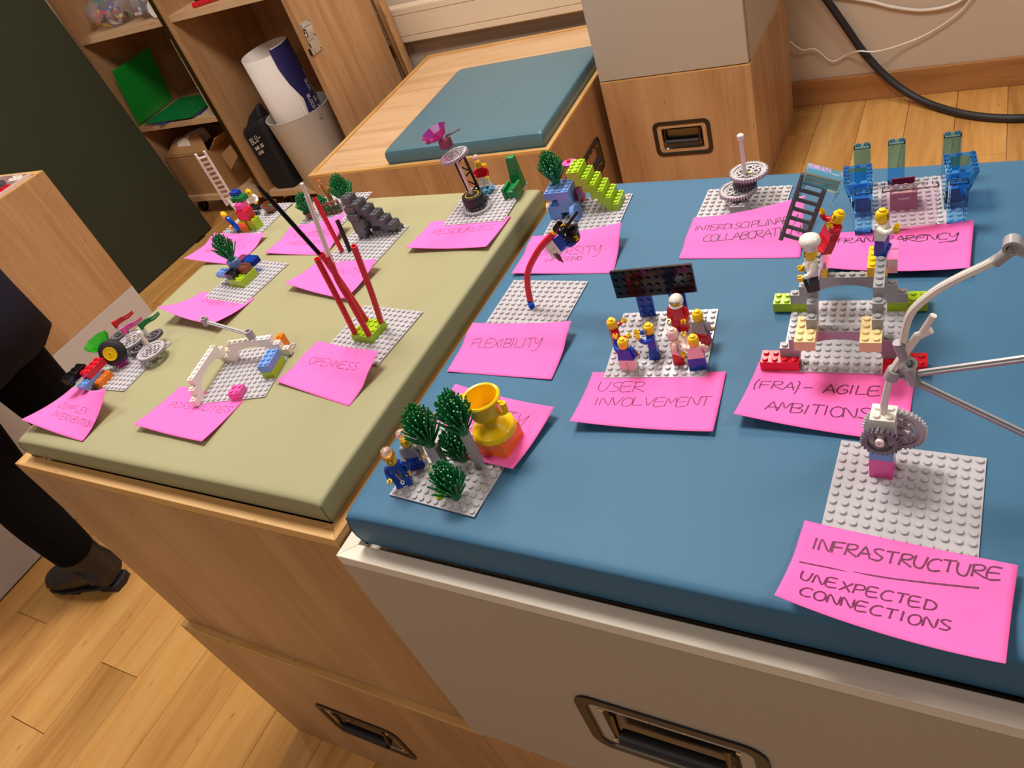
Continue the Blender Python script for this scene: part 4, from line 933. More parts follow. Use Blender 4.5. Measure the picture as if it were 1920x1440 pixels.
G().box(0, -20, 0, 24, -18.5, 20).box(0, -18.5, 0, 1.5, 0, 20).box(22.5, -18.5, 0, 24, 0, 20).box(1.5, -1.5, 0, 22.5, 0, 27).box(1.5, -18.5, 0, 22.5, -1.5, 1.5).build('chest_body', P['plum'], t, bevel=.4, seg=1)
G().box(7, -20.9, 14, 17.5, -20, 15.6).build('handle_bar', P['grey'], t)
g = G()
for i in range(6): g.ball((3 + 3.6 * i, -8 - 3 * (i % 2), 17 + (i % 3)), 3, 6, 4)
g.build('gems', P['tred'], t, ang=10)
brick(t, 'tclear', 0, 1.4, 20, 3, 1, 3.2, name='clear_plate')

# --- p10 stacked gears
t = model('p10', 'gear_stack', 'stack of pale and dark grey gears with a white axle', 'toy model', 4.8, 4)
brick(t, 'gear', 0, .9, 0, 2, 2, 9.6); axle(t, 'grey', (6, -4, 8), (6, -4, 20)); gear(t, 24, 'dgear', (6, -2, 11.4)); gear(t, 40, 'gear', (5, 1, 16))
gear(t, 24, 'dgear', (12, 5, 21)); gear(t, 24, 'dgear', (13, 7, 26)); axle(t, 'dgrey', (12, 6, 14), (12, 6, 36))
gear(t, 40, 'gear', (17, 8.5, 33.5)); axle(t, 'white', (14, 3, 28), (14, 3, 78), 2.0); G().lathe([(2.8, 0), (3.6, 1.5), (3.6, 5.5), (2.6, 6.5)], 14, (14, 3, 76)).build('axle_cap', P['white'], t)
G().cyl((20, 4, 35.4), 2.3, .8, 12).build('yellow_pin', P['tan'], t)

# --- p9 house and stairs
t = model('p9', 'lime_stairs', 'flight of lime green brick stairs descending to the right', 'toy stairs', 0, 0)
for k in range(5): brick(t, 'lime', 9 - k, .7, 9.6 * k, 2, 4)
brick(t, 'lime', 4, .7, 48, 2, 4)
t = model('p9', 'blue_brick_house', 'medium blue brick house with openings below the tallest green tuft', 'toy house', 0, 2)
brick(t, 'mblue', 0, 2, 0, 2, 2); brick(t, 'mblue', 0, 0, 0, 4, 2); brick(t, 'mblue', 0, 0, 9.6, 4, 4)
brick(t, 'mblue', 2, 0, 19.2, 2, 4); brick(t, 'mblue', 0, 0, 19.2, 2, 2); brick(t, 'mblue', 0, 0, 28.8, 4, 4, n=14)
G().lathe([(11, 0), (11, 6), (7, 6), (7, 0)], 28, (33, -32, 9), (.95, -.1, .1), closed=True).build('round_disc', P['mblue'], t)
G().cyl((36, -32.5, 9.5), 8, 2, 24, (.95, -.1, .1)).build('disc_centre', P['mblue'], t)
brick(t, 'plum', 4, .4, 14, .6, 1.4, 12, False, 'plum_panel')
bush('p9', 'green tuft on top of the medium blue brick house', None, 1.3, 3.2, TB + 38.4, 44, 21, (-.08, .05))
t = model('p9', 'red_figure_stack', 'red and pink round bricks stacked between blue house and lime stairs', 'toy bricks', 2.2, -.6)
brick(t, 'red', 0, 0, 0, 1.75, 2, 38.4); G().lathe([(6, 38.4), (7.2, 39.5), (7.2, 43), (3.4, 45), (3.0, 51)], 16, (7, -8, 0)).build('red_flask', P['red'], t)
G().lathe([(5.6, 51), (9.0, 52), (9.0, 54), (7.5, 54.6)], 20, (7, -8, 0)).build('pink_disc', P['pink'], t); G().cyl((7, -8, 54.6), 2.4, 2.6, 12).build('red_knob', P['red'], t)

# --- p8 tower, wheel, throne
t = model('p8', 'gear_tower', 'leaning black lattice tower on a wheel with a magenta dish', 'toy model', 5.2, 7.4)
gear(t, 40, 'gear', (0, -2, 2.2), (.03, .02, 1)); gear(t, 24, 'dgear', (0, -2, 5.6), (.03, .02, 1))
G().lathe([(8, 8), (13, 8.4), (15.5, 10), (15.8, 20), (15, 22.5), (10, 23)], 30, (-2, 0, 0)).build('tyre', P['rubber'], t, ang=50)
G().lathe([(10, 22.6), (10.3, 23.2), (8.8, 23.2), (8.0, 16), (2.5, 15.6), (2.5, 22), (.1, 22)], 24, (-2, 0, 0)).build('wheel_rim', P['yellow'], t)
axle(t, 'rose', (-2, 0, 16), (-13, 11, 80), 2.0, 'axle')
for x in (-13, 5):
    G().tube([(x, 14, 0), (x - 9, 18, 73)], 2.0, 6).build('tower_rail', P['black'], t)
g = G()
for k in range(6):
    z0, z1 = 6 + 10.8 * k, 16.8 + 10.8 * k; xa = -13 - 9 * z0 / 73; xb = 5 - 9 * z1 / 73; ya = 14 + 4 * z0 / 73; yb = 14 + 4 * z1 / 73
    g.tube([(xa, ya, z0), (xb, yb, z1)] if k % 2 else [(5 - 9 * z0 / 73, ya, z0), (-13 - 9 * z1 / 73, yb, z1)], 1.1, 5)
g.build('lattice', P['black'], t); G().box(-18, 10, -.2, 10, 20, 8).build('tower_foot', P['black'], t, bevel=.5)
gear(t, 40, 'gear', (-15, 13, 76), (-.12, -.05, 1), name='gear')
G().box(-32, 14, 86, -18, 26, 98).build('plum_cone', P['plum'], t)
for a_ in (35, 150, 228):
    d = Vector((cos(radians(a_)), sin(radians(a_)), .12)); s = Vector((-d.y, d.x, 0)) * 3
    o_ = Vector((-25, 20, 99.5)); g = G().hexa([tuple(o_ + d * 3 + s * .7), tuple(o_ + d * 3 - s * .7), tuple(o_ + d * 25 - s), tuple(o_ + d * 25 + s)], [tuple(o_ + d * 3 + s * .7 + Vector((0, 0, 2))), tuple(o_ + d * 3 - s * .7 + Vector((0, 0, 2))), tuple(o_ + d * 25 - s + Vector((0, 0, 2))), tuple(o_ + d * 25 + s + Vector((0, 0, 2)))])
    g.build('propeller_blade', P['dgrey'], t, bevel=.6)
G().lathe([(.1, 0), (6, .4), (14, 4), (20, 13), (19, 13.6), (13, 5.4), (6, 2.2), (.1, 1.8)], 8, (-30, 16, 101), (-.22, -.12, 1)).build('magenta_dish', P['tpink'], t, ang=10)
figure('p8', 'figure with clear dome, red shirt and white legs on the clear blue brick', 4.9, 2.0, TB + 11.2, 12, 'red', 'white', hat='gem', armR=0, armL=20, head_rot=25)
t = model('p8', 'clear_blue_brick', 'clear blue studded brick under the red-shirted domed figure', 'toy brick', 3.9, 1); brick(t, 'tblue', 0, 0, 0, 2, 2, 9.6)
t = model('p8', 'yellow_pack', 'yellow air tank behind the red-shirted domed figure', 'toy tank', 4.6, 1.2, TB + 28)
G().lathe([(2, 0), (3, 1), (3, 9), (1.5, 12)], 10, (3, 2, 0)).join(G().lathe([(2, 0), (3, 1), (3, 9), (1.5, 12)], 10, (7.5, 2, 0))).build('tanks', P['yellow'], t)
t = model('p8', 'green_throne', 'large green moulded throne at the edge of the olive cushion', 'toy throne', 9.2, 0)
G().hexa([(4, -16, 0), (22, -16, 0), (22, -2, 0), (4, -2, 0)], [(7, -12, 46), (19, -12, 46), (19, -3, 46), (7, -3, 46)]).build('backrest', P['green'], t, bevel=.8)
G().box(4, -42, 0, 22, -17, 11).build('seat', P['green'], t, bevel=1.2)
for x in (3, 19): G().box(x, -44, 0, x + 4.6, -20, 17).join(G().cyl((x, -42, 15), 3, 4.6, 10, (1, 0, 0))).build('armrest', P['green'], t, bevel=.8)
G().tube([(8, -17, 22), (13, -17.5, 27), (18, -17, 24)], .6, 5).join(G().tube([(7, -44, 4), (11, -44.6, 8), (16, -44, 5)], .6, 5)).build('moulded_curl', P['green'], t)

# --- p7 openness
t = model('p7', 'hose_cluster', 'lime brick with four tall red ribbed hoses holding black and white rods', 'toy model', 4, 4)
brick(t, 'lime', 0, 0, 0, 4, 4, 9.6, n=14)
def q7(c, r, z): return ((c - 4) * 8, -(r - 4) * 8, z)
ribbed(t, 'red', [q7(4.6, 7.5, 9.6), q7(5.1, 7.5, 60), q7(5.45, 7.45, 118)], 3.6)
ribbed(t, 'red', [q7(7.5, 7.5, 9.6), q7(7.35, 7.4, 60), q7(7.1, 7.3, 88), q7(7.9, 7.3, 122)], 3.6)
ribbed(t, 'red', [q7(7.6, 4.5, 9.6), q7(9.2, 4.7, 60), q7(11.1, 5.2, 124)], 3.6)
ribbed(t, 'red', [q7(4.5, 4.5, 9.6), q7(4.3, 4.9, 60), q7(4.0, 5.4, 112)], 3.6)
axle(t, 'black', q7(4.0, 5.4, 104), q7(.2, 5.9, 192), 2.6); axle(t, 'black', q7(.2, 5.9, 192), q7(-.3, 5.95, 202), 1.6)
axle(t, 'white', q7(7.8, 7.3, 114), q7(10.2, 7.4, 197), 2.7); axle(t, 'white', q7(10.2, 7.4, 197), q7(10.45, 7.4, 211), 1.8)

# --- p6 possibilities
t = model('p6', 'white_arches', 'two white stepped arches meeting at a corner on the baseplate', 'toy arches', 0, 0)
arch12(t, 'white', -.6, .6, 0, 'r'); arch12(t, 'white', .5, 2, 0)
t = model('p6', 'axle_beam', 'grey axle with ring joints resting on the white arches', 'toy axle', 7, 2.5, TB + 30)
axle(t, 'plate', (0, 0, 8), (-49, 6, 29), 2.3); G().ring((3, 0, 1), 5.2, 3, 11, 18).build('ring_joint', P['grey'], t); G().ring((-53, 8, 25), 4.6, 2.6, 10, 16).build('ring_joint', P['grey'], t)
t = model('p6', 'brick_stack', 'blue brick on a lime brick beside the white arch', 'toy bricks', 10, 4)
brick(t, 'lime', 0, 0, 0, 2, 4); brick(t, 'mblue', 0, 0, 9.6, 2, 4, n=14)
t = model('p6', 'pink_brick', 'single pink brick at the front edge of the white arch baseplate', 'toy brick', 6, 10); brick(t, 'pink', 0, 0, 0, 2, 2, n=14)
t = model('p6', 'orange_slope', 'small orange slope brick behind the white arch', 'toy brick', 8.4, .2)
G().prism([(0, 0), (22, 0), (22, 19), (14, 19), (0, 6)], -15, 0, 'XZ').build('slope', P['orange'], t, bevel=.3, seg=1); G().cyl((18, -8, 19), 2.4, 1.7, 12).build('stud', P['orange'], t)

# --- p5 complex intervention
t = model('p5', 'leaning_bricks', 'black, red, blue and orange bricks stacked askew at the left end', 'toy bricks', 1.4, 9.6, rot=0)
brick(t, 'orange', 2.8, -.8, 0, 2, 3); brick(t, 'mblue', 1.8, 0, 9.6, 2, 4, 6.4); brick(t, 'red', 1.8, -1.8, 16, 2, 4, 9.6); brick(t, 'black', -.5, .2, 19, 2, 4, 9.6)
t = model('p5', 'gear_array', 'pale grey gears laid flat with white pins over the far corner', 'toy model', 8.4, 3.2)
gear(t, 40, 'gear', (29.6, -5.6, 12)); gear(t, 40, 'gear', (-31, 12, 13)); gear(t, 24, 'dgear', (-9, 2, 8)); gear(t, 24, 'dgear', (4, 25, 12)); gear(t, 24, 'dgear', (-70, 24, 12)); gear(t, 16, 'dgear', (-50, 30, 9))
brick(t, 'grey', .6, -.4, 0, 2, 2, 6.4); brick(t, 'grey', -2.4, -2, 0, 2, 2, 6.4)
axle(t, 'white', (29, -3, 8), (29, -3, 41), 2.2); axle(t, 'white', (-31, 12, 8), (-31, 12, 28), 2.2); axle(t, 'white', (-5, 23, 8), (-5, 23, 27), 2.2); axle(t, 'white', (-68, 27, 8), (-68, 27, 25), 2.2)
G().ball((29, -3, 42), 3, 10, 6).build('pin_head', P['white'], t)
for k, (x, y, m_, lab) in enumerate(((-68, 27, 'red', 'red swallow-tailed toy flag on a white pin'), (-31, 12, 'pink', 'pink swallow-tailed toy flag on a white pin'), (-5, 23, 'green', 'green swallow-tailed toy flag on a white pin'))):
    f_ = model('p5', 'toy_flag', lab, 'toy flag', 8.4 + x / 8, 3.2 - y / 8, TB + (24, 26, 26)[k], rot=62)
    g = G(); n_ = 10
    for s0, s1, u0, u1 in ((-1, 1, 0, .5), (.15, 1, .5, 1), (-1, -.15, .5, 1)):
        pts = []
        for i in range(n_ + 1):
            u = u0 + (u1 - u0) * i / n_; w = 4.2 * (1 - .45 * u); wy = 1.6 * sin(u * 7)
            pts.append((2 + 28 * u, wy * 1.3, 5 + s0 * w * (1 if s0 * s1 < 0 else 1) + 1.5 * u, 5 + s1 * w + 1.5 * u))
        vs = []
        for x_, y_, za, zb in pts: vs += [(x_, y_ - .6, za), (x_, y_ + .6, za), (x_, y_ + .6, zb), (x_, y_ - .6, zb)]
        g.add(vs, [(i * 4 + k2, i * 4 + (k2 + 1) % 4, i * 4 + 4 + (k2 + 1) % 4, i * 4 + 4 + k2) for i in range(n_) for k2 in range(4)] + [(3, 2, 1, 0), (n_ * 4, n_ * 4 + 1, n_ * 4 + 2, n_ * 4 + 3)])
    g.build('cloth', P[m_], f_); G().lathe([(2.6, 0), (2.6, 10)], 10).build('sleeve', P[m_], f_)
t = model('p5', 'wheel_on_cone', 'black wheel with yellow hub standing on a magenta cone', 'toy model', 5.6, 6.0)
G().lathe([(7, 0), (12, 10), (13, 14)], 16).build('cone_base', P['tpink'], t)
G().lathe([(8, -7), (15.5, -6), (18, -3), (18, 5), (15.5, 7.4), (9, 7.6)], 28, (-1, 0, 23), (.45, -.85, .35)).build('tyre', P['rubber'], t, ang=45)
G().lathe([(9.8, 7), (9.8, 8.4), (8.6, 8.4), (8, 7.9), (2.4, 7.9), (2.2, 8.5), (1.2, 8.5), (1.2, 6), (.1, 6)], 22, (-1, 0, 23), (.45, -.85, .35)).build('hub', P['yellow'], t)
t = model('p5', 'neon_dish', 'neon green clear faceted dish beside the toy wheel', 'toy dish', -.2, 4.1, TB + 16)
G().lathe([(3, -12), (5, -2), (14, 4), (20, 14), (18.8, 14.6), (13, 6), (5, 1), (.1, .4)], 8, (0, 0, 0), (-.1, -.1, 1)).build('dish', P['tgreen'], t, ang=10); G().cyl((0, 0, -16), 4, 8, 12).build('foot', P['yellow'], t)

# --- p4 diversity
t = model('p4', 'brick_cluster', 'crossed colourful bricks on a lime brick under the tilted tuft', 'toy bricks', 3.7, 4)
brick(t, 'lime', 0, 0, 0, 4, 4, 12.8)
brick(t, 'mblue', -3, 1.8, 12.8, 3, 2, 6.4); G().lathe([(7.6, 19), (8.6, 20), (9.4, 31), (8, 32)], 20, (3, -9, 0)).build('blue_cone', P['mblue'], t); brick(t, 'black', .4, 2, 12.8, 2, 2, 9.6); brick(t, 'brown', 1.8, .2, 12.8, 2, 2, 9.6); brick(t, 'tdblue', .6, -2.2, 12.8, 3, 2, 9.6, False); brick(t, 'plum', -1.6, -2.4, 12.8, 2, 2, 8, False); brick(t, 'orange', -1.8, .4, 12.8, 1, 1, 6)
bush('p4', 'green tuft tilted on the crossed colourful bricks', None, 4.1, 5.1, TB + 31, 44, 41, (-.06, .03))

# --- p3 rock wall and rods
t = model('p3', 'grey_rock', 'dark grey stepped rock mountain with hollow underside', 'toy rock', 0, 0)
rock = [(2.7, 1.6, 55, 2, 2, 9.6), (3.2, 1.4, 46, 3, 2.4, 9.6), (2.6, 2.2, 40, 2.4, 1.8, 10), (4.4, 1.3, 36.5, 3, 2.4, 9.6), (2.9, 2.4, 30, 2.6, 2, 10), (5.6, 1.1, 27, 3.2, 2.4, 9.6), (3.3, 2.5, 20, 3, 2, 10), (6.8, 1.0, 17.5, 3.2, 2.4, 9.6), (3.1, 2.4, 10, 2.6, 2, 10), (8.2, .8, 8, 3, 2.2, 9.6), (3.4, 2.6, 0, 1.8, 1.8, 10), (10.0, .6, 0, 1.4, 1.6, 7.6), (4.6, .6, 0, 5, 1.2, 17), (4.2, .8, 17, 2.4, 1.2, 20)]
for c, r, z, w, d, h in rock: brick(t, 'dgrey', c, r, z, w, d, h, n=10, bev=.5)
t = model('p3', 'ribbed_rod', 'red ribbed hose leaning up from the rock baseplate', 'toy hose', 2.2, 8.4)
ribbed(t, 'red', [(0, 0, 1.8), (-4, 4, 45), (-9, 9, 84)], 3.5)
t = model('p3', 'ribbed_rod', 'black ribbed hose standing on the rock baseplate', 'toy hose', 4.0, 8.2)
ribbed(t, 'black', [(0, 0, 1.8), (-3, 5, 22), (-6, 10, 46)], 3.4)

# --- p2 garden
t = model('p2', 'flower_pot', 'reddish brown pot with green tuft at the front left of the garden', 'toy pot', 2.2, 8.6)
G().lathe([(6.5, 0), (10.5, 13), (9.3, 13), (6, 4), (.1, 4)], 20).build('pot', P['brown'], t, ang=50)
bush('p2', 'green tuft growing in the front left toy pot', 'green tufts of the garden model', 2.2, 8.6, TB + 6, 38, 31, (-.12, .05))
t = model('p2', 'flower_pot', 'second reddish brown pot half hidden behind the red hose', 'toy pot', 4.4, 6.6)
G().lathe([(6.5, 0), (9.5, 13), (8.3, 13), (6, 4), (.1, 4)], 20).build('pot', P['brown'], t, ang=50)
bush('p2', 'small green tuft in the second toy pot', 'green tufts of the garden model', 4.4, 6.6, TB + 6, 22, 32)
bush('p2', 'large green tuft behind the dark grey rock', 'green tufts of the garden model', 8.2, 3.6, TB, 50, 33, (-.12, .05), 1.0)
t = model('p2', 'brown_fence', 'brown toy fence with green clips along the garden front', 'toy fence', 5, 8.6)
g = G().tube([(0, 0, 18), (12, 2, 21), (34, 12, 22)], 1.8, 6).join(G().tube([(0, 0, 3), (34, 12, 3)], 1.8, 6)); g.build('rail', P['brown'], t)
for k in range(5): G().box(k * 8.2 - 1.4, k * 2.9 - 1.4, 0, k * 8.2 + 1.4, k * 2.9 + 1.4, 20).build('post', P['brown'], t)
for k in range(4): G().box(k * 8.2 + 2.4, k * 2.9, 6, k * 8.2 + 6, k * 2.9 + 3.5, 14).build('green_clip', P['green'], t)
t = model('p2', 'caramel_tree', 'caramel brown toy tree trunk with orange blossoms behind the fence', 'toy tree', 4.4, 4.2)
G().tube([(0, 0, 0), (1, 1, 14), (-3, 2, 26), (-4, 2, 38)], [5, 4.2, 3.8, 2], 8).join(G().tube([(0, 1, 18), (8, 2, 30)], [3.4, 1.4], 8)).build('trunk', P['tanwood'], t)
g = G()
for x, y, z in ((-6, 0, 34), (-2, 0, 44), (9, 1, 31)): g.ball((x, y, z), 2.4, 6, 4); g.cyl((x, y, z), .8, 6, 5, (.3, 0, 1), .1)
g.build('blossom', P['orange'], t)

# --- p1 ladder model
t = model('p1', 'ladder_tower', 'white ladder rising from a stack of lime, red, pink and green bricks', 'toy model', 6.4, 8.6)
brick(t, 'lime', 0, 0, 0, 2, 2, 19.2); brick(t, 'lime', 2.2, -.2, 0, 2, 2, 19.2); brick(t, 'orange', 0, 2, 0, 2.2, .3, 18, False)
brick(t, 'red', .4, -.3, 19.2, 3, 2); brick(t, 'red', 1.0, -.1, 28.8, 2.9, 2); brick(t, 'pink', 1.2, -.4, 38.4, 2, 2); brick(t, 'green', .2, -1.3, 48, 3, 2, 8); brick(t, 'blue', -.1, -1.4, 56, 2, 1.4, 8)
for k in range(5): G().tube([(0 - 6 * k, 1 + 2.4 * k, 18 + 5.6 * k), (-4 - 6 * k, 3 + 2.4 * k, 26 + 5.6 * k)], 4.2, 8).build('white_bracket', P['white'], t, ang=60)
g = G(); A0 = Vector((-40, 13, 34)); A1 = Vector((-40, 13, 129)); sd = Vector((24, 0, 3.5)); 
for s in (0, 1): g.tube([A0 + sd * s, A1 + sd * s], 2.2, 6)
g.build('ladder_rails', P['white'], t)
for k in range(11):
    o_ = A0.lerp(A1, .03 + .088 * k); G().tube([o_, o_ + sd], 1.6, 6).build('rung', P['white'], t)
figure('p1', 'white-shirted figure with black trousers beside the brown tub', 3.4, 2.0, TB, 20, 'white', 'black', armR=20, armL=10, hands='yellow')
figure('p1', 'blue-shirted figure tilted at the left of the ladder stack', 5.5, 10.5, TB + 4, -30, 'blue', 'blue', tilt=Matrix.Rotation(radians(-28), 4, 'Y'))
t = model('p1', 'white_brick', 'pale brick supporting the tilted blue figure', 'toy brick', 3.4, 8.6); brick(t, 'rose', 0, 0, 0, 2.2, 2, 9.6)
t = model('p1', 'brown_tub', 'brown round tub with a green strip inside, right of the ladder stack', 'toy tub', 8.6, 3.0)
G().lathe([(9.5, 0), (14, 15), (12.8, 15), (8.5, 3), (.1, 3)], 24).build('tub', P['brown'], t, ang=50)
G().box(-2, -3, 10, 13, 1, 13).build('green_strip', P['green'], t); G().cyl((-4, -2, 3), 2.2, 2, 8).build('red_dot', P['red'], t)
t = model('p1', 'small_camera', 'small grey toy camera at the feet of the white-shirted figure', 'toy camera', 4.6, 3.9)
G().box(0, -5, 0, 10, 0, 8).build('camera_body', P['dgrey'], t, bevel=.5); G().cyl((5, -5, 4), 2.6, 2.4, 12, (0, -1, 0)).build('lens', P['black'], t)
# ------------------------------------------------------------------ things on the shelves
def wthing(*a, **k): return thing(*a, **k)
# text helper for printed matter: stroke letters turned into thin ribbons on a surface function
def print_text(par, mat, name, fn, lines, pen):
    g = G()
    for text, x, y, h, adv in lines:
        for ch in text:
            if ch != ' ' and ch in FONT:
                for st in FONT[ch]:
                    pts = [(x + a * h * .7, y + b * h) for a, b in st]
                    for a, b in zip(pts, pts[1:]):
                        d = Vector((b[0] - a[0], b[1] - a[1])); L_ = max(d.length, 1e-6); n = Vector((-d.y, d.x)) / L_ * pen / 2; e = d / L_ * pen * .4
                        q = [(a[0] - e.x + n.x, a[1] - e.y + n.y), (a[0] - e.x - n.x, a[1] - e.y - n.y), (b[0] + e.x - n.x, b[1] + e.y - n.y), (b[0] + e.x + n.x, b[1] + e.y + n.y)]
                        g.add([tuple(fn(*p)) for p in q], [(0, 1, 2, 3)])
            x += adv
    return g.build(name, mat, par)
# bin
t = thing('waste_bin', 'pale grey round bin holding rolled paper, in the right shelf unit', 'bin', -2455, 2340, -757)
G().lathe([(114, 0), (117, 4), (141, 310), (144, 317), (139, 317), (114, 12), (.1, 10)], 40).build('bin_body', grained('pale_grey_bin_plastic', (206, 198, 188), .45, 300, .1), t, ang=50)
G().ring((136, -32, 285), 9, 6, 3, 14, (1, -.2, .1)).build('bin_emblem', P['grey'], t)
t = thing('paper_roll', 'large roll of white paper with dark blue printed cover in the bin', 'paper roll', -2455, 2340, -735)
rl = t; LEN = 560
t.rotation_euler = (radians(1), radians(-1), 0)
g = G(); vs = []; n_ = 60; 
for k in range(n_ + 1):
    a_ = radians(-30 + 420 * k / n_); r_ = 106 - 9 * k / n_
    for z_ in (0, LEN - 25 * k / n_): vs.append((r_ * cos(a_), r_ * sin(a_), z_))
g.add(vs, [(2 * k, 2 * k + 2, 2 * k + 3, 2 * k + 1) for k in range(n_)]); o = g.build('rolled_sheets', PAPER, t, ang=80); md = o.modifiers.new('sheets', 'SOLIDIFY'); md.thickness = .004
NAVY = grained('navy_printed_cover', (48, 46, 100), .4, 300, .05)
g = G(); vs = []
for k in range(15):
    a_ = radians(-22 + 5.4 * k)
    for j in range(8):
        z_ = 60 + (LEN - 62) * j / 7; aa = a_ + radians(max(0, 14 - k) * (1.1 if j >= 5 else 0) * -.9 + (6 if j in (4, 5) else 0) * (1 - k / 14)); vs.append((108.6 * cos(aa), 106.5 * sin(aa), z_))
g.add(vs, [(k * 8 + j, k * 8 + 8 + j, k * 8 + 9 + j, k * 8 + j + 1) for k in range(14) for j in range(7)]); g.build('printed_cover', NAVY, t, ang=80)
def rollfn(x, y):   # x runs down the roll, y across
    a_ = radians(34 - y * .62); return (109.4 * cos(a_), 109.4 * sin(a_), LEN - 130 - x)
print_text(t, PAPER, 'cover_text', rollfn, [('FLIPCHART BLOCK PERFORAT', 0, 0, 14, 12), ('BLOCK DE REUNIONES', 34, 24, 14, 12), ('BLOCO PERFORADO', 84, 50, 14, 12)], 2.6)
tag(rl, None)
t = thing('fabric_bag', 'black fabric bag with white lettering left of the bin', 'bag', -2668, 2290, -757)
g = G().hexa([(-62, -50, 0), (70, -50, 0), (70, 60, 0), (-62, 60, 0)], [(-86, -40, 285), (62, -30, 330), (62, 50, 330), (-86, 50, 285)]); o = g.build('bag_body', grained('black_bag_fabric', (18, 16, 22), .7, 500, .5), t, bevel=24, seg=4)
G().hexa([(-70, -24, 280), (58, -18, 322), (58, 40, 322), (-70, 40, 280)], [(-30, 0, 330), (50, 0, 376), (50, 30, 376), (-30, 30, 330)]).build('bag_neck', MATS['black_bag_fabric'], t, bevel=10, seg=3)
def bagfn(x, y): u = (330 - y) / 300; return (-62 - 24 * u + x * .8, -52.5 + 13 * u, 330 - y + .22 * x)
print_text(t, PAPER, 'bag_lettering', bagfn, [('BLU-', 40, 92, 26, 24), ('MARKER', 46, 132, 13, 13), ('CASE', 50, 156, 11, 12)], 4)
t = thing('tripod_case', 'dark folded tripod standing right of the bin', 'tripod', -2215, 2420, -757)
for x in (0, 18, 34): G().cyl((x, 10, 0), 12, 420, 12, (-.06, 0, 1)).build('tripod_leg', P['rubber'], t)
G().ball((-4, -4, 300), 7, 10, 6).build('clamp_knob', P['grey'], t)

# left unit, middle bay: baseplates
def big_plate(name_label, mat, x, y, z, rx, ry, rz, w=255, d=255, ridges=True):
    t = thing('large_baseplate', name_label, 'baseplate', x, y, z); t.rotation_euler = (rx, ry, rz)
    G().box(0, 0, 0, w, d, 1.6).build('sheet', P[mat], t)
    g = G(); k = 32
    for i in range(k):
        for j in range(k): g.lathe([(2.4, 0), (2.4, 1.7)], 6, (4 + 8 * i * w / 256, 4 + 8 * j * d / 256, 1.6))
    tag(g.build('studs', P[mat], t), kind='stuff'); return t
big_plate('bright green studded sheet leaning against the left side of the shelf', 'bgreen', -3350, 2236, -374, 0, radians(-78), radians(4), 255, 255)
big_plate('dark blue studded sheet at the bottom of the stack on the shelf', 'blue', -3200, 2216, -380, 0, radians(.5), radians(12), 255, 255)
big_plate('grey studded sheet in the middle of the stack on the shelf', 'dgrey', -3262, 2224, -375, 0, radians(.5), radians(3), 300, 255)
big_plate('green studded sheet on top of the stack on the shelf', 'green', -3300, 2228, -369, 0, radians(.5), 0, 330, 255)
t = thing('paper_folder', 'grey paper folder standing against the middle panel of the left shelf', 'folder', -2860, 2232, -380)
G().hexa([(30, 0, 0), (36, 0, 0), (36, 200, 0), (30, 200, 0)], [(38, 0, 330), (42, 0, 330), (42, 200, 330), (38, 200, 330)]).build('cover', CARD if False else GREY, t)
# bottom bay: cardboard box and paper
t = thing('cardboard_box', 'open brown cardboard box in the bottom bay of the left shelf', 'box', -3340, 2250, -757)
g = G().box(0, 0, 0, 330, 5, 215).box(0, 5, 0, 5, 300, 215).box(325, 5, 0, 330, 300, 215).box(5, 295, 0, 325, 300, 215).box(5, 5, 0, 325, 295, 5); g.build('walls', CARD, t)
G().hexa([(325, 5, 212), (330, 5, 212), (330, 290, 212), (325, 290, 212)], [(395, 10, 265), (399, 10, 262), (399, 280, 262), (395, 280, 265)]).build('flap', CARD, t)
G().hexa([(10, -3, 205), (320, -3, 205), (320, 2, 205), (10, 2, 205)], [(60, 60, 262), (250, 60, 285), (250, 64, 285), (60, 64, 262)]).build('flap', CARD, t)
t = thing('paper_sheet', 'crumpled white paper sticking out of the cardboard box', 'paper', -3290, 2270, -545)
G().hexa([(0, 0, 0), (160, 0, 0), (170, 120, 8), (10, 120, 0)], [(40, 30, 46), (130, 10, 66), (140, 130, 60), (30, 120, 44)]).build('sheet', PAPER, t, bevel=2)
t = thing('loose_card', 'buff card leaning in the bottom bay by the middle panel', 'card', -2930, 2242, -640)
G().hexa([(0, 0, 0), (90, 0, 60), (90, 4, 60), (0, 4, 0)], [(-30, 20, 70), (60, 20, 110), (60, 24, 110), (-30, 24, 70)]).build('sheet', CARD, t)

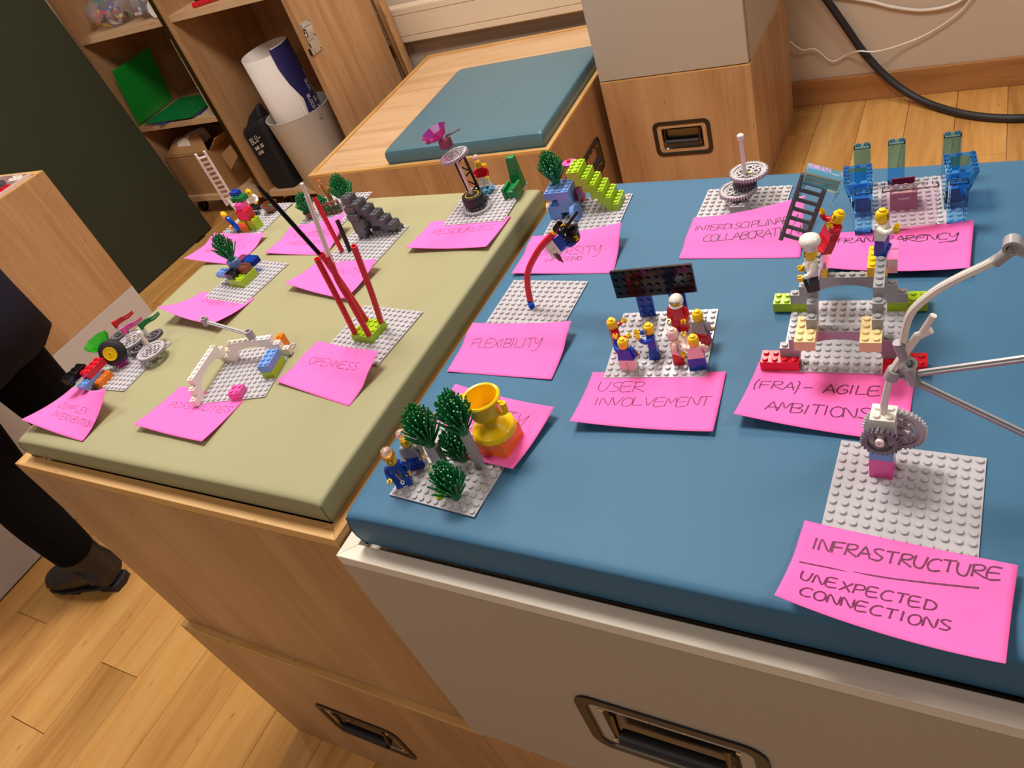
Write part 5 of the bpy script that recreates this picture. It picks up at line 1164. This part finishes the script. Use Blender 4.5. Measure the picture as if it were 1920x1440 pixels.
# top bay: bag of bricks, disc, and right bay markers
t = thing('bag_of_bricks', 'clear plastic bag of mixed toy bricks on the upper left shelf', 'bag', -3190, 2290, 30)
g = G().ball((0, 40, 62), 130, 22, 14, (1, .62, .5)); g.v = [(x + 7 * sin(y * .09 + z * .1), y + 6 * sin(x * .08), max(z, 1) + 4 * sin(x * .11)) for x, y, z in g.v]; g.build('bag_film', P['tbag'], t, ang=30)
rb = random.Random(5); cols = ['orange', 'white', 'yellow', 'red', 'blue', 'tan', 'pink', 'grey', 'black', 'mblue', 'white', 'dgrey', 'brown', 'tan', 'green']
for k in range(34):
    w_, d_ = rb.choice([(4, 2), (2, 2), (3, 2), (6, 2)]); g = G(); g.box(0, 0, 0, w_ * 8, d_ * 8, 9.6)
    for i in range(w_):
        for j in range(d_): g.cyl((4 + 8 * i, 4 + 8 * j, 9.6), 2.4, 1.7, 6)
    a_ = rb.random() * 6.28; rr_ = 88 * sqrt(rb.random())
    M = Matrix.Translation((rr_ * cos(a_) - 12, 32 + rr_ * .5 * sin(a_), 22 + rb.random() * 60 * (1 - (rr_ / 110) ** 2))) @ Matrix.Rotation(rb.random() * 6, 4, 'Z') @ Matrix.Rotation(rb.uniform(-.8, .8), 4, 'X') @ Matrix.Rotation(rb.uniform(-.8, .8), 4, 'Y')
    g.xf(M); g.build('brick', P[cols[k % len(cols)]], t)
t = thing('bag_of_bricks', 'smaller clear bag of white toy bricks near the middle panel', 'bag', -2955, 2290, 30)
g = G().ball((0, 30, 48), 80, 18, 12, (.9, .7, .62)); g.v = [(x + 5 * sin(y * .12 + z * .1), y + 5 * sin(x * .1), max(z, 1)) for x, y, z in g.v]; g.build('bag_film', P['tbag'], t, ang=30)
for k in range(12):
    g = G().box(0, 0, 0, 32, 16, 9.6)
    for i in range(4):
        for j in range(2): g.cyl((4 + 8 * i, 4 + 8 * j, 9.6), 2.4, 1.7, 6)
    g.xf(Matrix.Translation((rb.uniform(-50, 25), rb.uniform(5, 45), rb.uniform(18, 60))) @ Matrix.Rotation(rb.random() * 6, 4, 'Z') @ Matrix.Rotation(rb.uniform(-.8, .8), 4, 'X')); g.build('brick', P[['white', 'white', 'dgrey', 'grey', 'plum'][k % 5]], t)
t = thing('white_disc', 'round white disc standing beside the brass strip on the shelf', 'disc', -2842, 2262, 64)
G().cyl((0, 0, 0), 34, 5, 28, (.1, -1, .25)).build('disc', P['white'], t); G().cyl((0, -6, 1), 5, 1, 12, (.1, -1, .25)).build('centre', P['grey'], t)
t = thing('marker_pen', 'red marker pen lying on the upper right shelf', 'pen', -2580, 2262, 41)
G().cyl((0, 0, 0), 9, 130, 14, (1, .3, 0)).build('barrel', P['red'], t); G().cyl((-38, -11, 0), 9.6, 40, 14, (1, .3, 0)).build('cap', P['red'], t)
t = thing('black_case', 'small black case behind the red marker pen', 'case', -2660, 2300, 31)
G().box(0, 0, 0, 110, 70, 34).build('case_body', P['rubber'], t, bevel=8, seg=3); G().box(40, -2, 14, 70, 0, 20).build('clasp', P['grey'], t)

# loose bricks in the tray box at the left
rb = random.Random(9)
for k, (col, x_, y_, z_, a_, lab) in enumerate((('red', -2312, 1050, -84, 1.4, 'long red loose brick on top, nearest the corner of the oak tray box'), ('red', -2372, 1012, -84, 1.1, 'red loose brick on top, second from the corner of the oak tray box'),
        ('white', -2330, 1118, -84, .1, 'white loose brick against the far rim of the oak tray box'), ('dgrey', -2412, 1085, -84, .7, 'dark grey loose brick beside the far rim of the oak tray box'),
        ('rose', -2300, 955, -84, 1.5, 'pale rose loose brick by the near rim of the oak tray box'), ('black', -2340, 1075, -106, 0, 'black loose brick under the red bricks in the oak tray box'), ('red', -2340, 985, -106, 0, 'red loose brick in the lower layer of the oak tray box'))):
    t = thing('loose_brick', lab, 'toy brick', x_, y_, z_ + 22, a_, 'loose bricks in the oak tray box')
    w_ = (4, 4, 3, 4, 2, 3, 4)[k]; g = G().box(-w_ * 8, -16, 0, w_ * 8, 16, 19)
    for i in range(w_):
        for j in range(2): g.cyl((8 + 16 * i - w_ * 8, 8 + 16 * j - 16, 19), 4.9, 3.4, 8)
    g.build('brick', P[col], t, bevel=.5)
t = thing('tray_liner', 'pale sorting tray inside the oak tray box', 'tray', -2690, 600, -88)
G().box(0, 0, 0, 420, 530, 2.6).box(0, 0, 2.6, 420, 4, 50).box(0, 526, 2.6, 420, 530, 50).box(416, 4, 2.6, 420, 526, 50).box(0, 4, 2.6, 4, 526, 50).build('tray_body', P['rose'], t)

# ------------------------------------------------------------------ cables by the wall
def cable(label, pts, r, mat, name='cable'):
    o = G().tube(smooth_path([(x, y, z + Z0) for x, y, z in pts], 10), r, 12).build(name, mat, ang=80); tag(o, label, 'cable')
cable('thick black sleeved cable hanging from the wall and curving onto the floor', [(-520, 2760, -330), (-482, 2760, -420), (-428, 2762, -510), (-372, 2768, -610), (-326, 2772, -692), (-262, 2760, -772), (-196, 2735, -826), (-118, 2680, -853), (-20, 2600, -857), (80, 2552, -857), (180, 2540, -857), (420, 2560, -857)], 12, BLKCABLE)
cable('thin white cable running wavy across the wall behind the black cable', [(-560, 2770, -620), (-520, 2778, -660), (-480, 2785, -666), (-428, 2786, -716), (-380, 2786, -700), (-336, 2745, -676), (-290, 2745, -684), (-225, 2775, -688), (-140, 2786, -666), (-60, 2788, -618), (-10, 2788, -560), (60, 2788, -500)], 2.6, P['white'])
cable('thicker white cable sagging along the top of the wall', [(-420, 2790, -500), (-311, 2790, -536), (-240, 2790, -566), (-150, 2790, -590), (-60, 2788, -580), (10, 2788, -520), (90, 2788, -440)], 5, P['white'])

# ------------------------------------------------------------------ standing person at the left edge
def person():
    root = thing('person', 'person in dark trousers, navy coat and black ankle boots standing at the left edge', 'person', -1925, 490, -870)
    # local frame: origin between the feet, facing -x
    V = []; E_ = []; R_ = []
    def add(p, r, par=None):
        V.append((p[0] / 1000, p[1] / 1000, p[2] / 1000)); R_.append(r / 1000)
        if par is not None: E_.append((par, len(V) - 1))
        return len(V) - 1
    pel = add((30, 40, 900), 150); sp = add((32, 40, 1050), 132, pel); ch = add((30, 40, 1250), 150, sp); sh = add((30, 40, 1400), 105, ch); nk = add((22, 40, 1475), 55, sh)
    for fy in (-90, 140):
        s = 1 if fy > 0 else -1
        h = add((32, 40 + s * 75, 860), 105, pel); k = add((15, (fy + 40 + s * 60) / 2 + s * 10, 480), 76, h); m = add((30, fy, 300), 64, k); an = add((35, fy, 170), 56, m); add((35, fy, 135), 52, an)
    for s in (-1, 1):
        a = add((30, 40 + s * 160, 1370), 60, sh); e = add((45, 40 + s * 195, 1100), 46, a); w = add((0, 40 + s * 165, 860), 34, e)
    me = bpy.data.meshes.new('body'); me.from_pydata(V, E_, []); o = obj('body', me, root); me.materials.append(CLOTH)
    sk = o.modifiers.new('skin', 'SKIN'); ss = o.modifiers.new('sub', 'SUBSURF'); ss.levels = 2; ss.render_levels = 2
    for i, r in enumerate(R_): me.skin_vertices[0].data[i].radius = (r, r)
    me.skin_vertices[0].data[0].use_root = True
    for p in me.polygons: p.use_smooth = True
    # coat: long navy shell over the torso to mid thigh
    prof = [(188, 640), (184, 760), (182, 900), (168, 1050), (185, 1250), (180, 1360), (90, 1440), (62, 1465)]
    g = G().lathe(prof, 28); g.v = [(x * .74 + 30, y * 1.12 + 40, z + (4 * sin(8 * atan2(y, x)) if z < 700 else 0)) for x, y, z in g.v]; g.f = [f for f in g.f if len(f) == 4]
    c = g.build('coat', COAT, root, ang=80); md = c.modifiers.new('cloth', 'SOLIDIFY'); md.thickness = .006
    for s in (-1, 1): G().tube(smooth_path([(30, 40 + s * 150, 1380), (46, 40 + s * 197, 1240), (48, 40 + s * 200, 1100), (20, 40 + s * 180, 960), (2, 40 + s * 166, 880)], 5), [66] * 6 + [62] * 5 + [54] * 5 + [46] * 5, 14).build('coat_sleeve', COAT, root, ang=80)
    # boots
    for fy, yaw in ((-90, 12), (140, -14)):
        g = G(); ts = []
        secs = [(70, 0, 52, 32, 20), (68, 0, 60, 46, 34), (35, 0, 95, 50, 46), (0, 0, 70, 46, 44), (-50, 0, 52, 48, 38), (-105, 0, 40, 50, 30), (-150, 0, 32, 44, 24), (-178, 0, 26, 26, 16), (-186, 0, 24, 8, 8)]
        n_ = 16; vs = []
        for x, y, z, ry, rz in secs:
            for k in range(n_):
                a_ = 2 * pi * k / n_; vs.append((x, y + ry * cos(a_), max(8, z + rz * sin(a_) if sin(a_) > 0 else z + min(rz, z - 8) * sin(a_))))
        g.add(vs, [(j * n_ + k, j * n_ + (k + 1) % n_, (j + 1) * n_ + (k + 1) % n_, (j + 1) * n_ + k) for j in range(len(secs) - 1) for k in range(n_)] + [tuple(reversed(range(n_)))])
        g.tube([(32, 0, 50), (36, 0, 100), (36, 0, 150), (35, 0, 205)], [42, 42, 42, 43], 16)
        M = Matrix.Translation((0, fy, 0)) @ Matrix.Rotation(radians(yaw), 4, 'Z'); g.xf(M); b = g.build('ankle_boot', BOOT, root, ang=70)
        s = G(); pts = [(72, -26), (80, 0), (72, 26), (20, 30), (-40, 38), (-110, 50), (-160, 42), (-190, 0), (-160, -42), (-110, -50), (-40, -38), (20, -30)]
        s.prism(pts, 8, 16); s.prism([(80, 0), (72, 28), (10, 30), (10, -30), (72, -28)], 0, 22); s.prism([(-60, 42), (-160, 42), (-190, 0), (-160, -42), (-60, -42)], 0, 10); s.xf(M); s.build('boot_sole', P['rubber'], b, bevel=2)
    # head with face and hair
    hd = G().ball((0, 0, 0), 100, 22, 16, (.98, .78, 1.2)); hd.v = [(x - (8 if (x < -70 and z > -30) else 0) + (18 if z < -80 else 0), y * (1 - max(0, -z - 20) * .0028), z) for x, y, z in hd.v]
    hd.mv(0, 40, 1590); h = hd.build('head', SKIN, root, ang=80)
    G().tube([(-92, 40, 1612), (-112, 40, 1584), (-100, 40, 1570)], [7, 12, 8], 8).build('nose', SKIN, h, ang=80)
    for s in (-1, 1):
        G().ball((-86, 40 + s * 30, 1608), 11, 10, 8).build('eye', PAPER, h); G().ball((-94, 40 + s * 30, 1608), 5, 8, 6).build('iris', P['black'], h); G().ball((4, 40 + s * 78, 1590), 24, 10, 8, (.7, .35, 1.2)).build('ear', SKIN, h)
    G().tube([(-88, 18, 1540), (-94, 40, 1537), (-88, 62, 1540)], [3, 5, 3], 8).build('mouth', plastic('lip', (170, 90, 80), .5), h)
    hr = G().ball((14, 40, 1612), 112, 22, 14, (.95, .84, 1.12)); hr.f = [f for f in hr.f if not (sum(hr.v[i][0] for i in f) / len(f) < -45 and sum(hr.v[i][2] for i in f) / len(f) < 1662)]; hr.build('hair', HAIRM, h, ang=80)
    # hands
    for s in (-1, 1):
        y0 = 40 + s * 165; g = G().ball((0, y0, 825), 40, 12, 8, (.95, .42, 1.1))
        for k, L_ in enumerate((62, 76, 82, 74)):
            x_ = 28 - 18 * k; g.tube([(x_, y0, 800), (x_ - 3, y0 - s * 2, 800 - L_ * .5), (x_ - 8, y0 - s * 10, 800 - L_)], [9, 8.5, 6.5], 8)
        g.tube([(-30, y0, 845), (-52, y0 - s * 8, 812), (-54, y0 - s * 12, 782)], [11, 10, 7], 8); g.build('hand', SKIN, root, ang=80)
person()
